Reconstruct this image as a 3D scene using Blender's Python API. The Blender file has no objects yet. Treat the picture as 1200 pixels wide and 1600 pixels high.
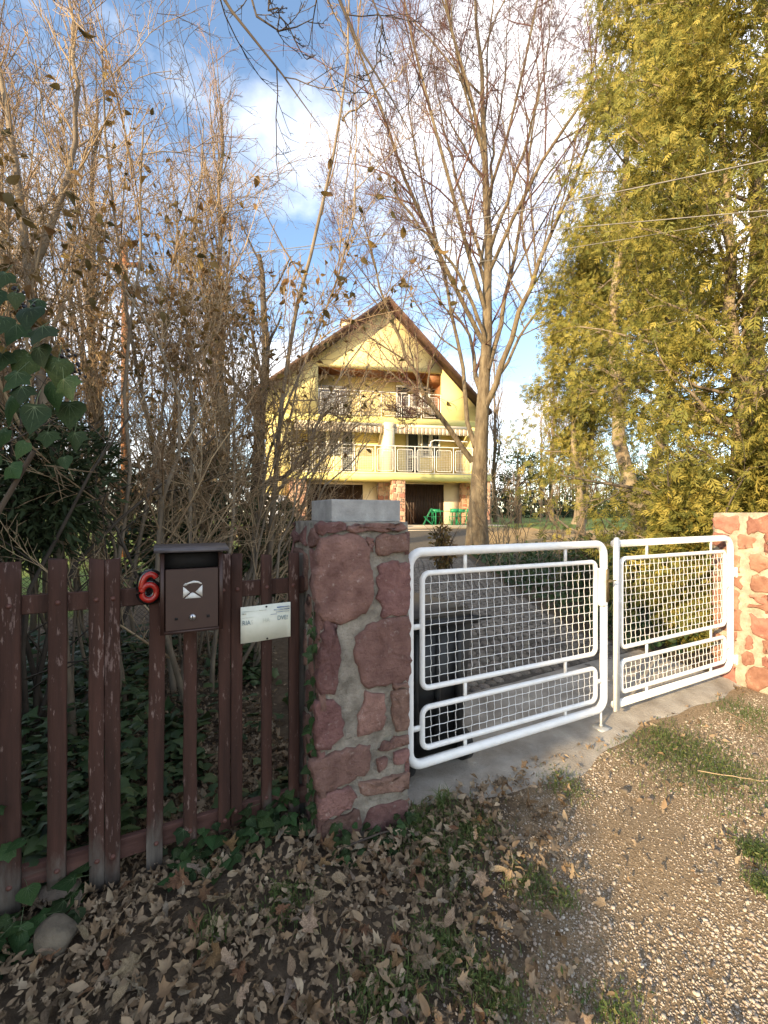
import bpy, bmesh, math, random
import numpy as np
from mathutils import Vector, Matrix

# ------------------------------------------------------------------ camera, sky, sun
sc = bpy.context.scene
COL = sc.collection
EYE = 1.6
FOC = 680.0 / 1200.0
cam_d = bpy.data.cameras.new('camera')
cam = bpy.data.objects.new('camera', cam_d)
COL.objects.link(cam)
cam_d.sensor_fit = 'HORIZONTAL'
cam_d.sensor_width = 24.0
cam_d.lens = 24.0 * FOC
cam_d.clip_start = 0.05
cam_d.clip_end = 2000
cam_d.shift_y = 6 / 1600
cam.location = (0, 0, EYE)
cam.rotation_euler = (math.radians(90), 0, 0)
sc.camera = cam

SUN_EL = math.radians(18.5)
SUN_AZ = math.radians(41.0)                       # the light travels towards (sin, cos) of this
sun_d = bpy.data.lights.new('sun', 'SUN')
sun_d.energy = 4.6
sun_d.angle = math.radians(0.6)
sun_d.color = (1.0, 0.76, 0.45)
sun = bpy.data.objects.new('sun', sun_d)
COL.objects.link(sun)
ldir = Vector((math.sin(SUN_AZ) * math.cos(SUN_EL), math.cos(SUN_AZ) * math.cos(SUN_EL), -math.sin(SUN_EL)))
sun.rotation_euler = ldir.to_track_quat('-Z', 'Y').to_euler()
sun.location = (-6, -8, 12)

world = bpy.data.worlds.new('World')
sc.world = world
world.use_nodes = True
nt = world.node_tree
for n in list(nt.nodes):
    nt.nodes.remove(n)
def wn(t, **kw):
    n = nt.nodes.new(t)
    for k, v in kw.items():
        setattr(n, k, v)
    return n
w_out = wn('ShaderNodeOutputWorld'); w_bg = wn('ShaderNodeBackground')
w_bg.inputs['Strength'].default_value = 0.15
w_sky = wn('ShaderNodeTexSky', sky_type='NISHITA', sun_disc=False)
w_sky.sun_elevation = SUN_EL
w_sky.sun_rotation = math.radians(180) + SUN_AZ
w_sky.air_density = 1.0; w_sky.dust_density = 0.6; w_sky.ozone_density = 2.0
w_tc = wn('ShaderNodeTexCoord'); w_sep = wn('ShaderNodeSeparateXYZ')
nt.links.new(w_tc.outputs['Generated'], w_sep.inputs[0])
w_add = wn('ShaderNodeMath', operation='ADD'); w_add.inputs[1].default_value = 0.22
w_max = wn('ShaderNodeMath', operation='MAXIMUM'); w_max.inputs[1].default_value = 0.05
nt.links.new(w_sep.outputs[2], w_add.inputs[0]); nt.links.new(w_add.outputs[0], w_max.inputs[0])
w_dx = wn('ShaderNodeMath', operation='DIVIDE'); w_dy = wn('ShaderNodeMath', operation='DIVIDE')
nt.links.new(w_sep.outputs[0], w_dx.inputs[0]); nt.links.new(w_max.outputs[0], w_dx.inputs[1])
nt.links.new(w_sep.outputs[1], w_dy.inputs[0]); nt.links.new(w_max.outputs[0], w_dy.inputs[1])
w_cmb = wn('ShaderNodeCombineXYZ')
nt.links.new(w_dx.outputs[0], w_cmb.inputs[0]); nt.links.new(w_dy.outputs[0], w_cmb.inputs[1])
w_cmb.inputs[2].default_value = 8.2
w_noise = wn('ShaderNodeTexNoise'); w_noise.inputs['Scale'].default_value = 1.25
w_noise.inputs['Detail'].default_value = 8; w_noise.inputs['Roughness'].default_value = 0.55
w_off = wn('ShaderNodeVectorMath', operation='ADD'); w_off.inputs[1].default_value = (0.5, 0.15, 0.0)
nt.links.new(w_cmb.outputs[0], w_off.inputs[0]); nt.links.new(w_off.outputs[0], w_noise.inputs['Vector'])
w_ramp = wn('ShaderNodeValToRGB')
w_ramp.color_ramp.elements[0].position = 0.43; w_ramp.color_ramp.elements[0].color = (0, 0, 0, 1)
w_ramp.color_ramp.elements[1].position = 0.66; w_ramp.color_ramp.elements[1].color = (1, 1, 1, 1)
nt.links.new(w_noise.outputs['Fac'], w_ramp.inputs[0])
w_mix = wn('ShaderNodeMixRGB')
w_mix.inputs[2].default_value = (7.6, 7.4, 7.4, 1)
w_gain = wn('ShaderNodeMixRGB', blend_type='MULTIPLY'); w_gain.inputs[0].default_value = 1.0
w_gain.inputs[2].default_value = (1.25, 1.22, 1.16, 1)
nt.links.new(w_sky.outputs[0], w_gain.inputs[1])
w_hor = wn('ShaderNodeMath', operation='MULTIPLY'); w_lim = wn('ShaderNodeMapRange')
w_lim.inputs['From Min'].default_value = 0.0; w_lim.inputs['From Max'].default_value = 0.05
nt.links.new(w_sep.outputs[2], w_lim.inputs[0]); nt.links.new(w_lim.outputs[0], w_hor.inputs[1]); nt.links.new(w_ramp.outputs[0], w_hor.inputs[0])
nt.links.new(w_hor.outputs[0], w_mix.inputs[0]); nt.links.new(w_gain.outputs[0], w_mix.inputs[1])
nt.links.new(w_mix.outputs[0], w_bg.inputs['Color']); nt.links.new(w_bg.outputs[0], w_out.inputs['Surface'])

sc.view_settings.view_transform = 'Standard'
sc.view_settings.look = 'None'
sc.view_settings.exposure = 1.2
sc.view_settings.gamma = 1.0
sc.view_settings.use_curve_mapping = False
sc.cycles.max_bounces = 6
sc.cycles.transparent_max_bounces = 8

# ------------------------------------------------------------------ helpers
R = np.random.default_rng(7)
random.seed(7)

def at(x, y, Y):
    """photograph measurement -> world point at depth Y"""
    return np.array([(x - 600) / 680 * Y, Y, EYE - (y - 806) / 680 * Y])

TH = math.radians(27)
CD, SD = math.cos(TH), math.sin(TH)
OX, OY = -0.301, 2.05
def F(s, m, z=0.0):
    """point along the fence-and-gate line: s along it, m behind it"""
    return np.array([OX + s * CD - m * SD, OY + s * SD + m * CD, z])
def to_sm(x, y):
    dx, dy = x - OX, y - OY
    return dx * CD + dy * SD, -dx * SD + dy * CD

def gz(x, y):
    x = np.asarray(x, float); y = np.asarray(y, float)
    z = np.interp(y, [-60, 3.2, 4.8, 21, 30, 60, 200], [0, 0, 0.06, 1.0, 1.15, 1.6, 3.0])
    n = 0.012 * np.sin(2.1 * x + 0.7 * y) + 0.010 * np.sin(3.7 * y - 1.3 * x + 1) + 0.006 * np.sin(7.3 * x + 5.1 * y)
    s, m = to_sm(x, y)
    near_gate = np.clip(1 - np.abs(m - 0.5) / 1.2, 0, 1) * ((s > 0.3) & (s < 4.4))
    z = z + n * (1 - near_gate) * np.where(y > 15, 0.3, 1)
    # a low bank of soil and litter along the foot of the picket fence
    z = z + 0.075 * np.exp(-((m - 0.15) / 0.45) ** 2) / (1 + np.exp((s - 0.1) * 8)) * np.clip((s + 1.6) / 1.2, 0.25, 1)
    return z

def nodes_of(name):
    m = bpy.data.materials.new(name); m.use_nodes = True
    t = m.node_tree
    b = t.nodes['Principled BSDF']
    return m, t, b

def M(name, c1, c2=None, scale=6.0, rough=0.8, bump=0.0, bscale=None, detail=5, lo=0.35, hi=0.65, tint=None,
      trans=0.0, metal=0.0, spec=0.3, rand=0.0, stretch=None, c3=None, c3scale=1.5, c3lo=.55, c3hi=.7, bdist=0.01):
    m, t, b = nodes_of(name)
    L = t.links.new
    tc = t.nodes.new('ShaderNodeTexCoord')
    vec = tc.outputs['Object']
    if stretch:
        mp = t.nodes.new('ShaderNodeMapping'); mp.inputs['Scale'].default_value = stretch
        L(vec, mp.inputs[0]); vec = mp.outputs[0]
    def noise(sc_, det=detail, ro=0.6):
        n = t.nodes.new('ShaderNodeTexNoise'); n.inputs['Scale'].default_value = sc_
        n.inputs['Detail'].default_value = det; n.inputs['Roughness'].default_value = ro
        L(vec, n.inputs['Vector']); return n
    col = None
    if c2 is not None:
        n = noise(scale)
        r = t.nodes.new('ShaderNodeValToRGB')
        r.color_ramp.elements[0].position = lo; r.color_ramp.elements[1].position = hi
        r.color_ramp.elements[0].color = (*c1, 1); r.color_ramp.elements[1].color = (*c2, 1)
        L(n.outputs['Fac'], r.inputs[0]); col = r.outputs[0]
    else:
        rg = t.nodes.new('ShaderNodeRGB'); rg.outputs[0].default_value = (*c1, 1); col = rg.outputs[0]
    if c3 is not None:
        n = noise(c3scale, 8, 0.65)
        r = t.nodes.new('ShaderNodeValToRGB'); r.color_ramp.elements[0].position = c3lo; r.color_ramp.elements[1].position = c3hi
        L(n.outputs['Fac'], r.inputs[0])
        mx = t.nodes.new('ShaderNodeMixRGB'); L(r.outputs[0], mx.inputs[0]); L(col, mx.inputs[1]); mx.inputs[2].default_value = (*c3, 1)
        col = mx.outputs[0]
    if tint is not None:
        a = t.nodes.new('ShaderNodeAttribute'); a.attribute_name = 'tint'
        r = t.nodes.new('ShaderNodeValToRGB')
        els = r.color_ramp.elements
        while len(els) < len(tint): els.new(0.5)
        for i, c in enumerate(tint):
            els[i].position = i / (len(tint) - 1); els[i].color = (*c, 1)
        L(a.outputs['Fac'], r.inputs[0])
        mx = t.nodes.new('ShaderNodeMixRGB'); mx.blend_type = 'MIX'; mx.inputs[0].default_value = 0.75
        L(col, mx.inputs[1]); L(r.outputs[0], mx.inputs[2]); col = mx.outputs[0]
    if rand:
        oi = t.nodes.new('ShaderNodeObjectInfo')
        mr = t.nodes.new('ShaderNodeMapRange'); mr.inputs['To Min'].default_value = 1 - rand; mr.inputs['To Max'].default_value = 1 + rand
        L(oi.outputs['Random'], mr.inputs[0])
        hs = t.nodes.new('ShaderNodeHueSaturation'); L(mr.outputs[0], hs.inputs['Value']); L(col, hs.inputs['Color'])
        mr2 = t.nodes.new('ShaderNodeMapRange'); mr2.inputs['To Min'].default_value = 0.5 - rand * 0.05; mr2.inputs['To Max'].default_value = 0.5 + rand * 0.05
        wn_ = t.nodes.new('ShaderNodeTexWhiteNoise'); wn_.noise_dimensions = '1D'; L(oi.outputs['Random'], wn_.inputs['W'])
        L(wn_.outputs['Value'], mr2.inputs[0]); L(mr2.outputs[0], hs.inputs['Hue'])
        col = hs.outputs[0]
    L(col, b.inputs['Base Color'])
    b.inputs['Roughness'].default_value = rough
    b.inputs['Metallic'].default_value = metal
    b.inputs['Specular IOR Level'].default_value = spec
    if bump:
        n = noise(bscale or scale * 3, 8, 0.65)
        bp = t.nodes.new('ShaderNodeBump'); bp.inputs['Strength'].default_value = bump; bp.inputs['Distance'].default_value = bdist
        L(n.outputs['Fac'], bp.inputs['Height']); L(bp.outputs[0], b.inputs['Normal'])
    if trans:
        o = t.nodes['Material Output']
        tr = t.nodes.new('ShaderNodeBsdfTranslucent'); L(col, tr.inputs['Color'])
        mx = t.nodes.new('ShaderNodeMixShader'); mx.inputs[0].default_value = trans
        L(b.outputs[0], mx.inputs[1]); L(tr.outputs[0], mx.inputs[2]); L(mx.outputs[0], o.inputs['Surface'])
    return m

class Geo:
    def __init__(self):
        self.V, self.F, self.M, self.T, self.n = [], [], [], [], 0
    def add(self, V, Fa, mi=0, tint=None):
        V = np.asarray(V, float).reshape(-1, 3)
        if not isinstance(Fa, (list, tuple)): Fa = [Fa]
        for f in Fa:
            f = np.asarray(f, np.int64)
            if len(f) == 0: continue
            self.F.append(f + self.n); self.M.append(np.full(len(f), mi, np.int32) if np.isscalar(mi) else np.asarray(mi, np.int32))
        self.V.append(V)
        self.T.append(np.zeros(len(V)) if tint is None else np.broadcast_to(np.asarray(tint, float), (len(V),)))
        self.n += len(V)
        return self
    def box(self, x0, x1, y0, y1, z0, z1, mi=0):
        V = [(x, y, z) for z in (z0, z1) for y in (y0, y1) for x in (x0, x1)]
        self.add(V, np.array([[0, 2, 3, 1], [4, 5, 7, 6], [0, 1, 5, 4], [1, 3, 7, 5], [3, 2, 6, 7], [2, 0, 4, 6]]), mi); return self
    def prism(self, poly, y0, y1, mi=0, axis='y'):
        """extrude an xz polygon from y0 to y1"""
        n = len(poly)
        V = [(p[0], y0, p[1]) for p in poly] + [(p[0], y1, p[1]) for p in poly]
        if axis == 'z': V = [(p[0], p[1], y0) for p in poly] + [(p[0], p[1], y1) for p in poly]
        if axis == 'x': V = [(y0, p[0], p[1]) for p in poly] + [(y1, p[0], p[1]) for p in poly]
        q = np.array([[i, (i + 1) % n, n + (i + 1) % n, n + i] for i in range(n)])
        fs = [q, np.array([list(range(n))[::-1]]), np.array([list(range(n, 2 * n))])]
        self.add(V, fs, mi); return self
    def tubes(self, P, Rr, k=6, mi=0, tint=None, cap=False):
        V, Fq = tubes(P, Rr, k)
        self.add(V, Fq, mi, None if tint is None else np.repeat(tint, P.shape[1] * k) if np.ndim(tint) else tint)
        if cap:
            K = P.shape[1]; N = P.shape[0]
            base = self.n - len(V)
            f0 = (np.arange(N)[:, None] * K * k + np.arange(k)[::-1][None]).astype(np.int64)
            f1 = (np.arange(N)[:, None] * K * k + (K - 1) * k + np.arange(k)[None])
            for f in (f0, f1):
                self.F.append(f + base); self.M.append(np.full(len(f), mi, np.int32))
        return self
    def mesh(self, name, mats, smooth=False):
        me = bpy.data.meshes.new(name)
        V = np.concatenate(self.V) if self.V else np.zeros((0, 3))
        me.vertices.add(len(V)); me.vertices.foreach_set('co', V.astype(np.float32).ravel())
        nl = sum(f.size for f in self.F); npoly = sum(len(f) for f in self.F)
        me.loops.add(nl); me.polygons.add(npoly)
        me.loops.foreach_set('vertex_index', np.concatenate([f.ravel() for f in self.F]).astype(np.int32))
        tot = np.concatenate([np.full(len(f), f.shape[1], np.int32) for f in self.F])
        start = np.concatenate([[0], np.cumsum(tot)[:-1]]).astype(np.int32)
        me.polygons.foreach_set('loop_start', start); me.polygons.foreach_set('loop_total', tot)
        me.polygons.foreach_set('material_index', np.concatenate(self.M))
        if smooth: me.polygons.foreach_set('use_smooth', np.ones(npoly, bool))
        T = np.concatenate(self.T)
        if T.any():
            a = me.attributes.new('tint', 'FLOAT', 'POINT'); a.data.foreach_set('value', T.astype(np.float32))
        for m_ in (mats if isinstance(mats, (list, tuple)) else [mats]): me.materials.append(m_)
        me.update(calc_edges=True); me.validate()
        return me
    def build(self, name, mats, parent=None, smooth=False):
        return put(name, self.mesh(name, mats, smooth), parent)

def put(name, me, parent=None, loc=None, rot=None):
    o = bpy.data.objects.new(name, me); COL.objects.link(o)
    if parent is not None: o.parent = parent
    if loc is not None: o.location = [float(v) for v in loc]
    if rot is not None: o.rotation_euler = rot
    return o

def tag(o, label=None, cat=None, group=None, kind=None):
    if label: o['label'] = label
    if cat: o['category'] = cat
    if group: o['group'] = group
    if kind: o['kind'] = kind
    return o

def thing(name, loc, label, cat, rz=0.0, group=None):
    o = bpy.data.objects.new(name, None); COL.objects.link(o)
    o.location = [float(v) for v in loc]; o.rotation_euler = (0, 0, rz); o.empty_display_size = 0.2
    return tag(o, label, cat, group)

def copy_tree(o, parent=None):
    c = o.copy(); COL.objects.link(c)
    if parent is not None: c.parent = parent
    for ch in list(o.children): copy_tree(ch, c)
    return c

def nrm(v): return v / np.maximum(np.linalg.norm(v, axis=-1, keepdims=True), 1e-9)

def tubes(P, Rr, k):
    P = np.asarray(P, float); Rr = np.asarray(Rr, float)
    if P.ndim == 2: P = P[None]; Rr = Rr[None]
    N, K, _ = P.shape
    T = np.empty_like(P); T[:, 1:-1] = P[:, 2:] - P[:, :-2]; T[:, 0] = P[:, 1] - P[:, 0]; T[:, -1] = P[:, -1] - P[:, -2]
    T = nrm(T)
    mean = nrm(P[:, -1] - P[:, 0] + 1e-6)
    ref = np.where(np.abs(mean[:, 2:3]) < 0.8, np.array([0, 0, 1.0]), np.array([1.0, 0, 0]))[:, None, :]
    A = nrm(np.cross(T, ref)); B = np.cross(T, A)
    a = np.arange(k) * 2 * math.pi / k
    V = P[:, :, None] + Rr[:, :, None, None] * (np.cos(a)[None, None, :, None] * A[:, :, None] + np.sin(a)[None, None, :, None] * B[:, :, None])
    idx = np.arange(N * K * k).reshape(N, K, k)
    f = np.stack([idx[:, :-1], np.roll(idx[:, :-1], -1, 2), np.roll(idx[:, 1:], -1, 2), idx[:, 1:]], -1).reshape(-1, 4)
    return V.reshape(-1, 3), f

def loop_tube(geo, path, r, k=8, mi=0):
    """closed tube along a closed path lying in the xz plane"""
    P = np.asarray(path, float); K = len(P)
    T = nrm(np.roll(P, -1, 0) - np.roll(P, 1, 0))
    A = np.cross(T, np.array([0, 1.0, 0])); A = nrm(A); B = np.tile(np.array([0, 1.0, 0]), (K, 1))
    a = np.arange(k) * 2 * math.pi / k
    V = P[:, None] + r * (np.cos(a)[None, :, None] * A[:, None] + np.sin(a)[None, :, None] * B[:, None])
    idx = np.arange(K * k).reshape(K, k)
    nx = np.roll(idx, -1, 0)
    f = np.stack([idx, nx, np.roll(nx, -1, 1), np.roll(idx, -1, 1)], -1).reshape(-1, 4)
    geo.add(V.reshape(-1, 3), f, mi)

def round_rect(x0, x1, z0, z1, r, zl=None, n=6):
    """rounded quad path in the xz plane; zl = (z0 left, z0 right, z1 left, z1 right) for sloping sides"""
    pts = []
    for cx, cz, a0 in ((x1 - r, z0 + r, -90), (x1 - r, z1 - r, 0), (x0 + r, z1 - r, 90), (x0 + r, z0 + r, 180)):
        for i in range(n + 1):
            a = math.radians(a0 + 90 * i / n)
            pts.append((cx + r * math.cos(a), 0, cz + r * math.sin(a)))
    return np.array(pts)

def bevel_box(name, dims, centre, mat, parent=None, bev=0.004, seg=2, smooth=False, taper=None):
    bm = bmesh.new(); bmesh.ops.create_cube(bm, size=1)
    for v in bm.verts:
        k = 1.0
        if taper is not None and v.co.z < 0: k = taper
        v.co = Vector((v.co.x * dims[0] * k, v.co.y * dims[1] * k, v.co.z * dims[2]))
    if bev: bmesh.ops.bevel(bm, geom=list(bm.edges), offset=bev, segments=seg, affect='EDGES', profile=0.6)
    for v in bm.verts: v.co += Vector(centre)
    me = bpy.data.meshes.new(name); bm.to_mesh(me); bm.free()
    me.materials.append(mat)
    if smooth:
        for p in me.polygons: p.use_smooth = True
    return put(name, me, parent)

# branching, all children of a level at once
def sample(P, t):
    N, K, _ = P.shape
    x = np.clip(t, 0, 0.9999) * (K - 1); i = x.astype(int); f = (x - i)[:, None]
    return i, f
def grow(P, Rr, n, t0, t1, L, ang, K=4, up=0.0, wig=0.12, rr=0.6, rend=0.3, rmin=0.0015, taper_len=0.45, rng=R, droop=0.0):
    N, K0, _ = P.shape
    par = np.repeat(np.arange(N), n)
    t = t0 + (t1 - t0) * (np.tile(np.arange(n), N) + rng.random(N * n)) / n
    x = np.clip(t, 0, 0.9999) * (K0 - 1); i = x.astype(int); f = (x - i)[:, None]
    p = P[par, i] * (1 - f) + P[par, i + 1] * f
    r = (Rr[par, i] * (1 - f[:, 0]) + Rr[par, i + 1] * f[:, 0])
    T = nrm(P[par, i + 1] - P[par, i])
    rnd = rng.normal(size=(N * n, 3)); perp = nrm(rnd - (rnd * T).sum(1, keepdims=True) * T)
    a = (ang[0] + (ang[1] - ang[0]) * rng.random(N * n))[:, None]
    d = nrm(np.cos(a) * T + np.sin(a) * perp + np.array([0, 0, up]))
    plen = np.linalg.norm(np.diff(P, axis=1), axis=2).sum(1)[par]
    Lc = L * plen * (0.6 + 0.7 * rng.random(N * n)) * (1 - taper_len * t)
    pts = [p]; cur = p
    for j in range(K - 1):
        d = nrm(d + wig * rng.normal(size=d.shape) + np.array([0, 0, up * 0.25 - droop]))
        cur = cur + d * (Lc / (K - 1))[:, None]; pts.append(cur)
    C = np.stack(pts, 1)
    r0 = np.maximum(r * rr, rmin)
    r1 = np.maximum(r0 * rend, rmin * 0.6)
    CR = r0[:, None] + (r1 - r0)[:, None] * np.linspace(0, 1, K)[None]
    return C, CR

def limb(pts, r0, r1, K=14, rng=R, wob=0.02):
    pts = np.asarray(pts, float)
    seg = np.concatenate([[0], np.cumsum(np.linalg.norm(np.diff(pts, axis=0), axis=1))])
    u = np.linspace(0, seg[-1], K)
    q = np.stack([np.interp(u, seg, pts[:, i]) for i in range(3)], 1)
    q2 = q.copy(); q2[1:-1] = 0.25 * q[:-2] + 0.5 * q[1:-1] + 0.25 * q[2:]
    q2[1:-1] += rng.normal(size=q2[1:-1].shape) * wob
    return q2, r0 + (r1 - r0) * np.linspace(0, 1, K) ** 0.8

def basis(d, rng=R, flat=None):
    d = nrm(d)
    rnd = rng.normal(size=d.shape) if flat is None else flat
    x = nrm(np.cross(d, rnd)); z = np.cross(x, d)
    return x, d, z
def scatter(geo, tv, tf, pos, d, size, mi=0, tint=None, rng=R, flat=None):
    """copies of one template (its y axis along d) joined in one mesh"""
    x, y, z = basis(d, rng, flat)
    tv = np.asarray(tv, float)
    V = pos[:, None] + np.asarray(size)[:, None, None] * (tv[None, :, 0:1] * x[:, None] + tv[None, :, 1:2] * y[:, None] + tv[None, :, 2:3] * z[:, None])
    m, n = len(pos), len(tv)
    fs = [(np.asarray(f)[None] + (np.arange(m) * n)[:, None, None]).reshape(-1, np.asarray(f).shape[1]) for f in (tf if isinstance(tf, list) else [tf])]
    geo.add(V.reshape(-1, 3), fs, mi, np.repeat(rng.random(m) if tint is None else tint, n))

# leaf templates (x across, y along, z up)
def fan(outline, zfun, centre=(0, 0.0)):
    V = [(centre[0], centre[1], zfun(*centre))] + [(x, y, zfun(x, y)) for x, y in outline]
    n = len(outline)
    Fa = [[0, i, i + 1] for i in range(1, n)] + [[0, n, 1]]
    return np.array(V), np.array(Fa)
def mirror(half):
    return half + [(-x, y) for x, y in half[::-1] if abs(x) > 1e-6]
IVY = fan(mirror([(0, 0.08), (0.18, -0.06), (0.42, 0.02), (0.40, 0.16), (0.52, 0.34), (0.30, 0.46), (0.20, 0.66), (0, 1.0)]),
          lambda x, y: -0.18 * abs(x) + 0.05 * math.sin(7 * x + 2) - 0.10 * (y - .4) ** 2, (0, 0.25))
IVYB = fan(mirror([(0, 0.0), (0.22, -0.05), (0.44, 0.10), (0.46, 0.30), (0.30, 0.58), (0, 1.0)]),
           lambda x, y: -0.16 * abs(x) - 0.12 * (y - .3) ** 2, (0, 0.25))
MAPLE = fan(mirror([(0, 0.0), (0.16, -0.04), (0.36, -0.02), (0.30, 0.10), (0.56, 0.26), (0.40, 0.34), (0.50, 0.62), (0.30, 0.56), (0.16, 0.66), (0.14, 0.86), (0, 1.05)]),
            lambda x, y: 0.30 * x * x + 0.16 * math.sin(5 * y + 3 * x) * 0.6 + 0.12 * math.sin(9 * x), (0, 0.3))
OVAL = fan(mirror([(0, 0.0), (0.16, 0.12), (0.27, 0.36), (0.24, 0.62), (0.12, 0.86), (0, 1.05)]),
           lambda x, y: 0.9 * x * x + 0.18 * math.sin(3.2 * y), (0, 0.45))
OAK = fan(mirror([(0, 0.0), (0.10, 0.10), (0.20, 0.20), (0.12, 0.30), (0.28, 0.42), (0.16, 0.52), (0.30, 0.66), (0.16, 0.78), (0.14, 0.96), (0, 1.05)]),
          lambda x, y: 0.6 * x * x + 0.14 * math.sin(4.2 * y + 1), (0, 0.5))
SMALL = (np.array([(0, 0, 0), (0.18, 0.45, 0.05), (0, 1, -0.05), (-0.18, 0.45, 0.05)]), np.array([[0, 1, 2], [0, 2, 3]]))
LANCE = (np.array([(0, 0, 0), (0.13, 0.4, 0.06), (0, 0.45, 0), (-0.13, 0.4, 0.06), (0, 1, -0.12)]), np.array([[0, 1, 2], [0, 2, 3], [1, 4, 2], [3, 2, 4]]))

# ------------------------------------------------------------------ materials
MT = {}
MT['white'] = M('white_paint', (0.80, 0.80, 0.79), (0.70, 0.69, 0.66), 14, 0.42, 0.10, 90, spec=0.4, lo=.45, hi=.85, c3=(.42, .31, .21), c3scale=16, c3lo=.685, c3hi=.74, bdist=.003, detail=9)
MT['mortar'] = M('mortar', (0.16, 0.14, 0.115), (0.36, 0.325, 0.275), 12, 0.95, 1.0, 70, c3=(.15, .155, .115), c3scale=6, detail=9, bdist=.02)
MT['stone'] = M('red_sandstone', (0.12, 0.062, 0.053), (0.26, 0.150, 0.126), 11, 0.92, 1.0, 55, rand=0.30, c3=(.36, .28, .25), c3scale=30, c3lo=.60, c3hi=.74, detail=9, lo=.3, hi=.72, bdist=.02)
MT['cap'] = M('cap_concrete', (0.25, 0.25, 0.245), (0.36, 0.36, 0.35), 12, 0.95, 0.5, 90)
MT['concrete'] = M('apron_concrete', (0.21, 0.18, 0.145), (0.42, 0.385, 0.33), 4, 0.95, 0.9, 70, c3=(.56, .54, .50), c3scale=3.1, c3lo=.64, c3hi=.68, detail=10, lo=.3, hi=.7)
MT['cobble'] = M('cobble_granite', (0.11, 0.092, 0.075), (0.21, 0.18, 0.145), 9, 0.85, 0.5, 60, rand=0.3)
MT['bark'] = M('tree_bark', (0.115, 0.085, 0.055), (0.25, 0.20, 0.13), 9, 0.95, 1.0, 34, stretch=(1, 1, 0.25), bdist=.05, detail=9)
MT['twig'] = M('red_twig', (0.085, 0.042, 0.037), (0.145, 0.075, 0.062), 2, 0.85)
MT['shrub_bark'] = M('shrub_bark', (0.16, 0.125, 0.09), (0.27, 0.22, 0.16), 8, 0.95, 0.6, 50, stretch=(1, 1, .4))
MT['shrub_twig'] = M('shrub_twig', (0.20, 0.13, 0.075), (0.44, 0.33, 0.20), 2.2, 0.9, lo=.38, hi=.62)
MT['pink_twig'] = M('far_twig', (0.25, 0.17, 0.125), (0.34, 0.245, 0.18), 1, 0.9)
MT['dark_twig'] = M('dark_twig', (0.06, 0.046, 0.037), (0.11, 0.09, 0.07), 3, 0.9)
MT['thuja'] = M('thuja_foliage', (0.16, 0.175, 0.04), (0.31, 0.28, 0.065), 1.2, 0.75, tint=[(0.06, 0.085, 0.025), (0.18, 0.185, 0.04), (0.30, 0.255, 0.055), (0.48, 0.385, 0.09)], trans=0.32, lo=.3, hi=.7)
MT['conifer'] = M('conifer_foliage', (0.03, 0.045, 0.02), (0.05, 0.07, 0.03), 1.5, 0.8, tint=[(0.02, 0.035, 0.015), (0.06, 0.08, 0.03)], trans=0.1)
MT['thuja_bark'] = M('thuja_bark', (0.20, 0.15, 0.10), (0.32, 0.26, 0.17), 6, 0.95, 1.0, 30, stretch=(1, 1, 0.2), bdist=.02)
MT['ivy'] = M('ivy_leaf', (0.016, 0.036, 0.011), (0.032, 0.058, 0.017), 20, 0.6, 0.15, 60, rand=0.45, spec=0.2, tint=None, trans=.08)
MT['ivy_mass'] = M('ivy_mass', (0.025, 0.05, 0.02), (0.05, 0.085, 0.03), 9, 0.5, tint=[(0.022, 0.045, 0.018), (0.045, 0.085, 0.03), (0.08, 0.11, 0.04)], trans=.08)
MT['vein'] = M('ivy_vein', (0.075, 0.11, 0.05), rough=0.5)
MT['brown_leaf'] = M('withered_leaf', (0.13, 0.085, 0.03), (0.22, 0.13, 0.05), 6, 0.7, tint=[(0.05, 0.055, 0.02), (0.14, 0.10, 0.03), (0.23, 0.12, 0.05), (0.27, 0.2, 0.05)], trans=.3)
MT['litter'] = M('leaf_litter', (0.20, 0.14, 0.085), (0.33, 0.25, 0.165), 18, 0.9, 0.3, 50, tint=[(0.09, 0.062, 0.04), (0.23, 0.165, 0.10), (0.33, 0.255, 0.17), (0.20, 0.12, 0.06), (0.45, 0.37, 0.26)], trans=.12)
MT['leaf_tan'] = M('fallen_tan', (0.16, 0.115, 0.07), (0.30, 0.23, 0.15), 16, 0.85, 0.35, 60, rand=.3, trans=.12)
MT['leaf_grey'] = M('fallen_grey', (0.14, 0.108, 0.078), (0.255, 0.21, 0.155), 16, 0.9, 0.35, 60, rand=.3, trans=.08)
MT['leaf_rust'] = M('fallen_rust', (0.11, 0.06, 0.03), (0.21, 0.125, 0.065), 16, 0.85, 0.35, 60, rand=.3, trans=.15)
MT['grass'] = M('grass_blade', (0.06, 0.10, 0.025), (0.10, 0.14, 0.035), 3, 0.6, tint=[(0.04, 0.075, 0.02), (0.085, 0.125, 0.03), (0.2, 0.19, 0.07)], trans=.25)
MT['gravel'] = M('gravel_stone', (0.30, 0.27, 0.23), (0.46, 0.42, 0.36), 30, 0.9, tint=[(0.19, 0.15, 0.115), (0.38, 0.32, 0.25), (0.54, 0.48, 0.40), (0.30, 0.21, 0.15), (0.46, 0.40, 0.32)])
MT['rock'] = M('field_stone', (0.09, 0.072, 0.056), (0.21, 0.17, 0.13), 7, 0.9, 1.0, 45, rand=.25)
MT['box_brown'] = M('mailbox_brown', (0.044, 0.022, 0.018), (0.038, 0.019, 0.016), 30, 0.45, 0.12, 220, spec=.45, bdist=.002)
MT['box_roof'] = M('mailbox_roof', (0.060, 0.052, 0.055), (0.085, 0.075, 0.08), 12, 0.4, spec=.5)
MT['dark'] = M('dark_gap', (0.012, 0.011, 0.011), rough=.8)
MT['silver'] = M('silver', (0.55, 0.56, 0.58), rough=.35, metal=.9)
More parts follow.
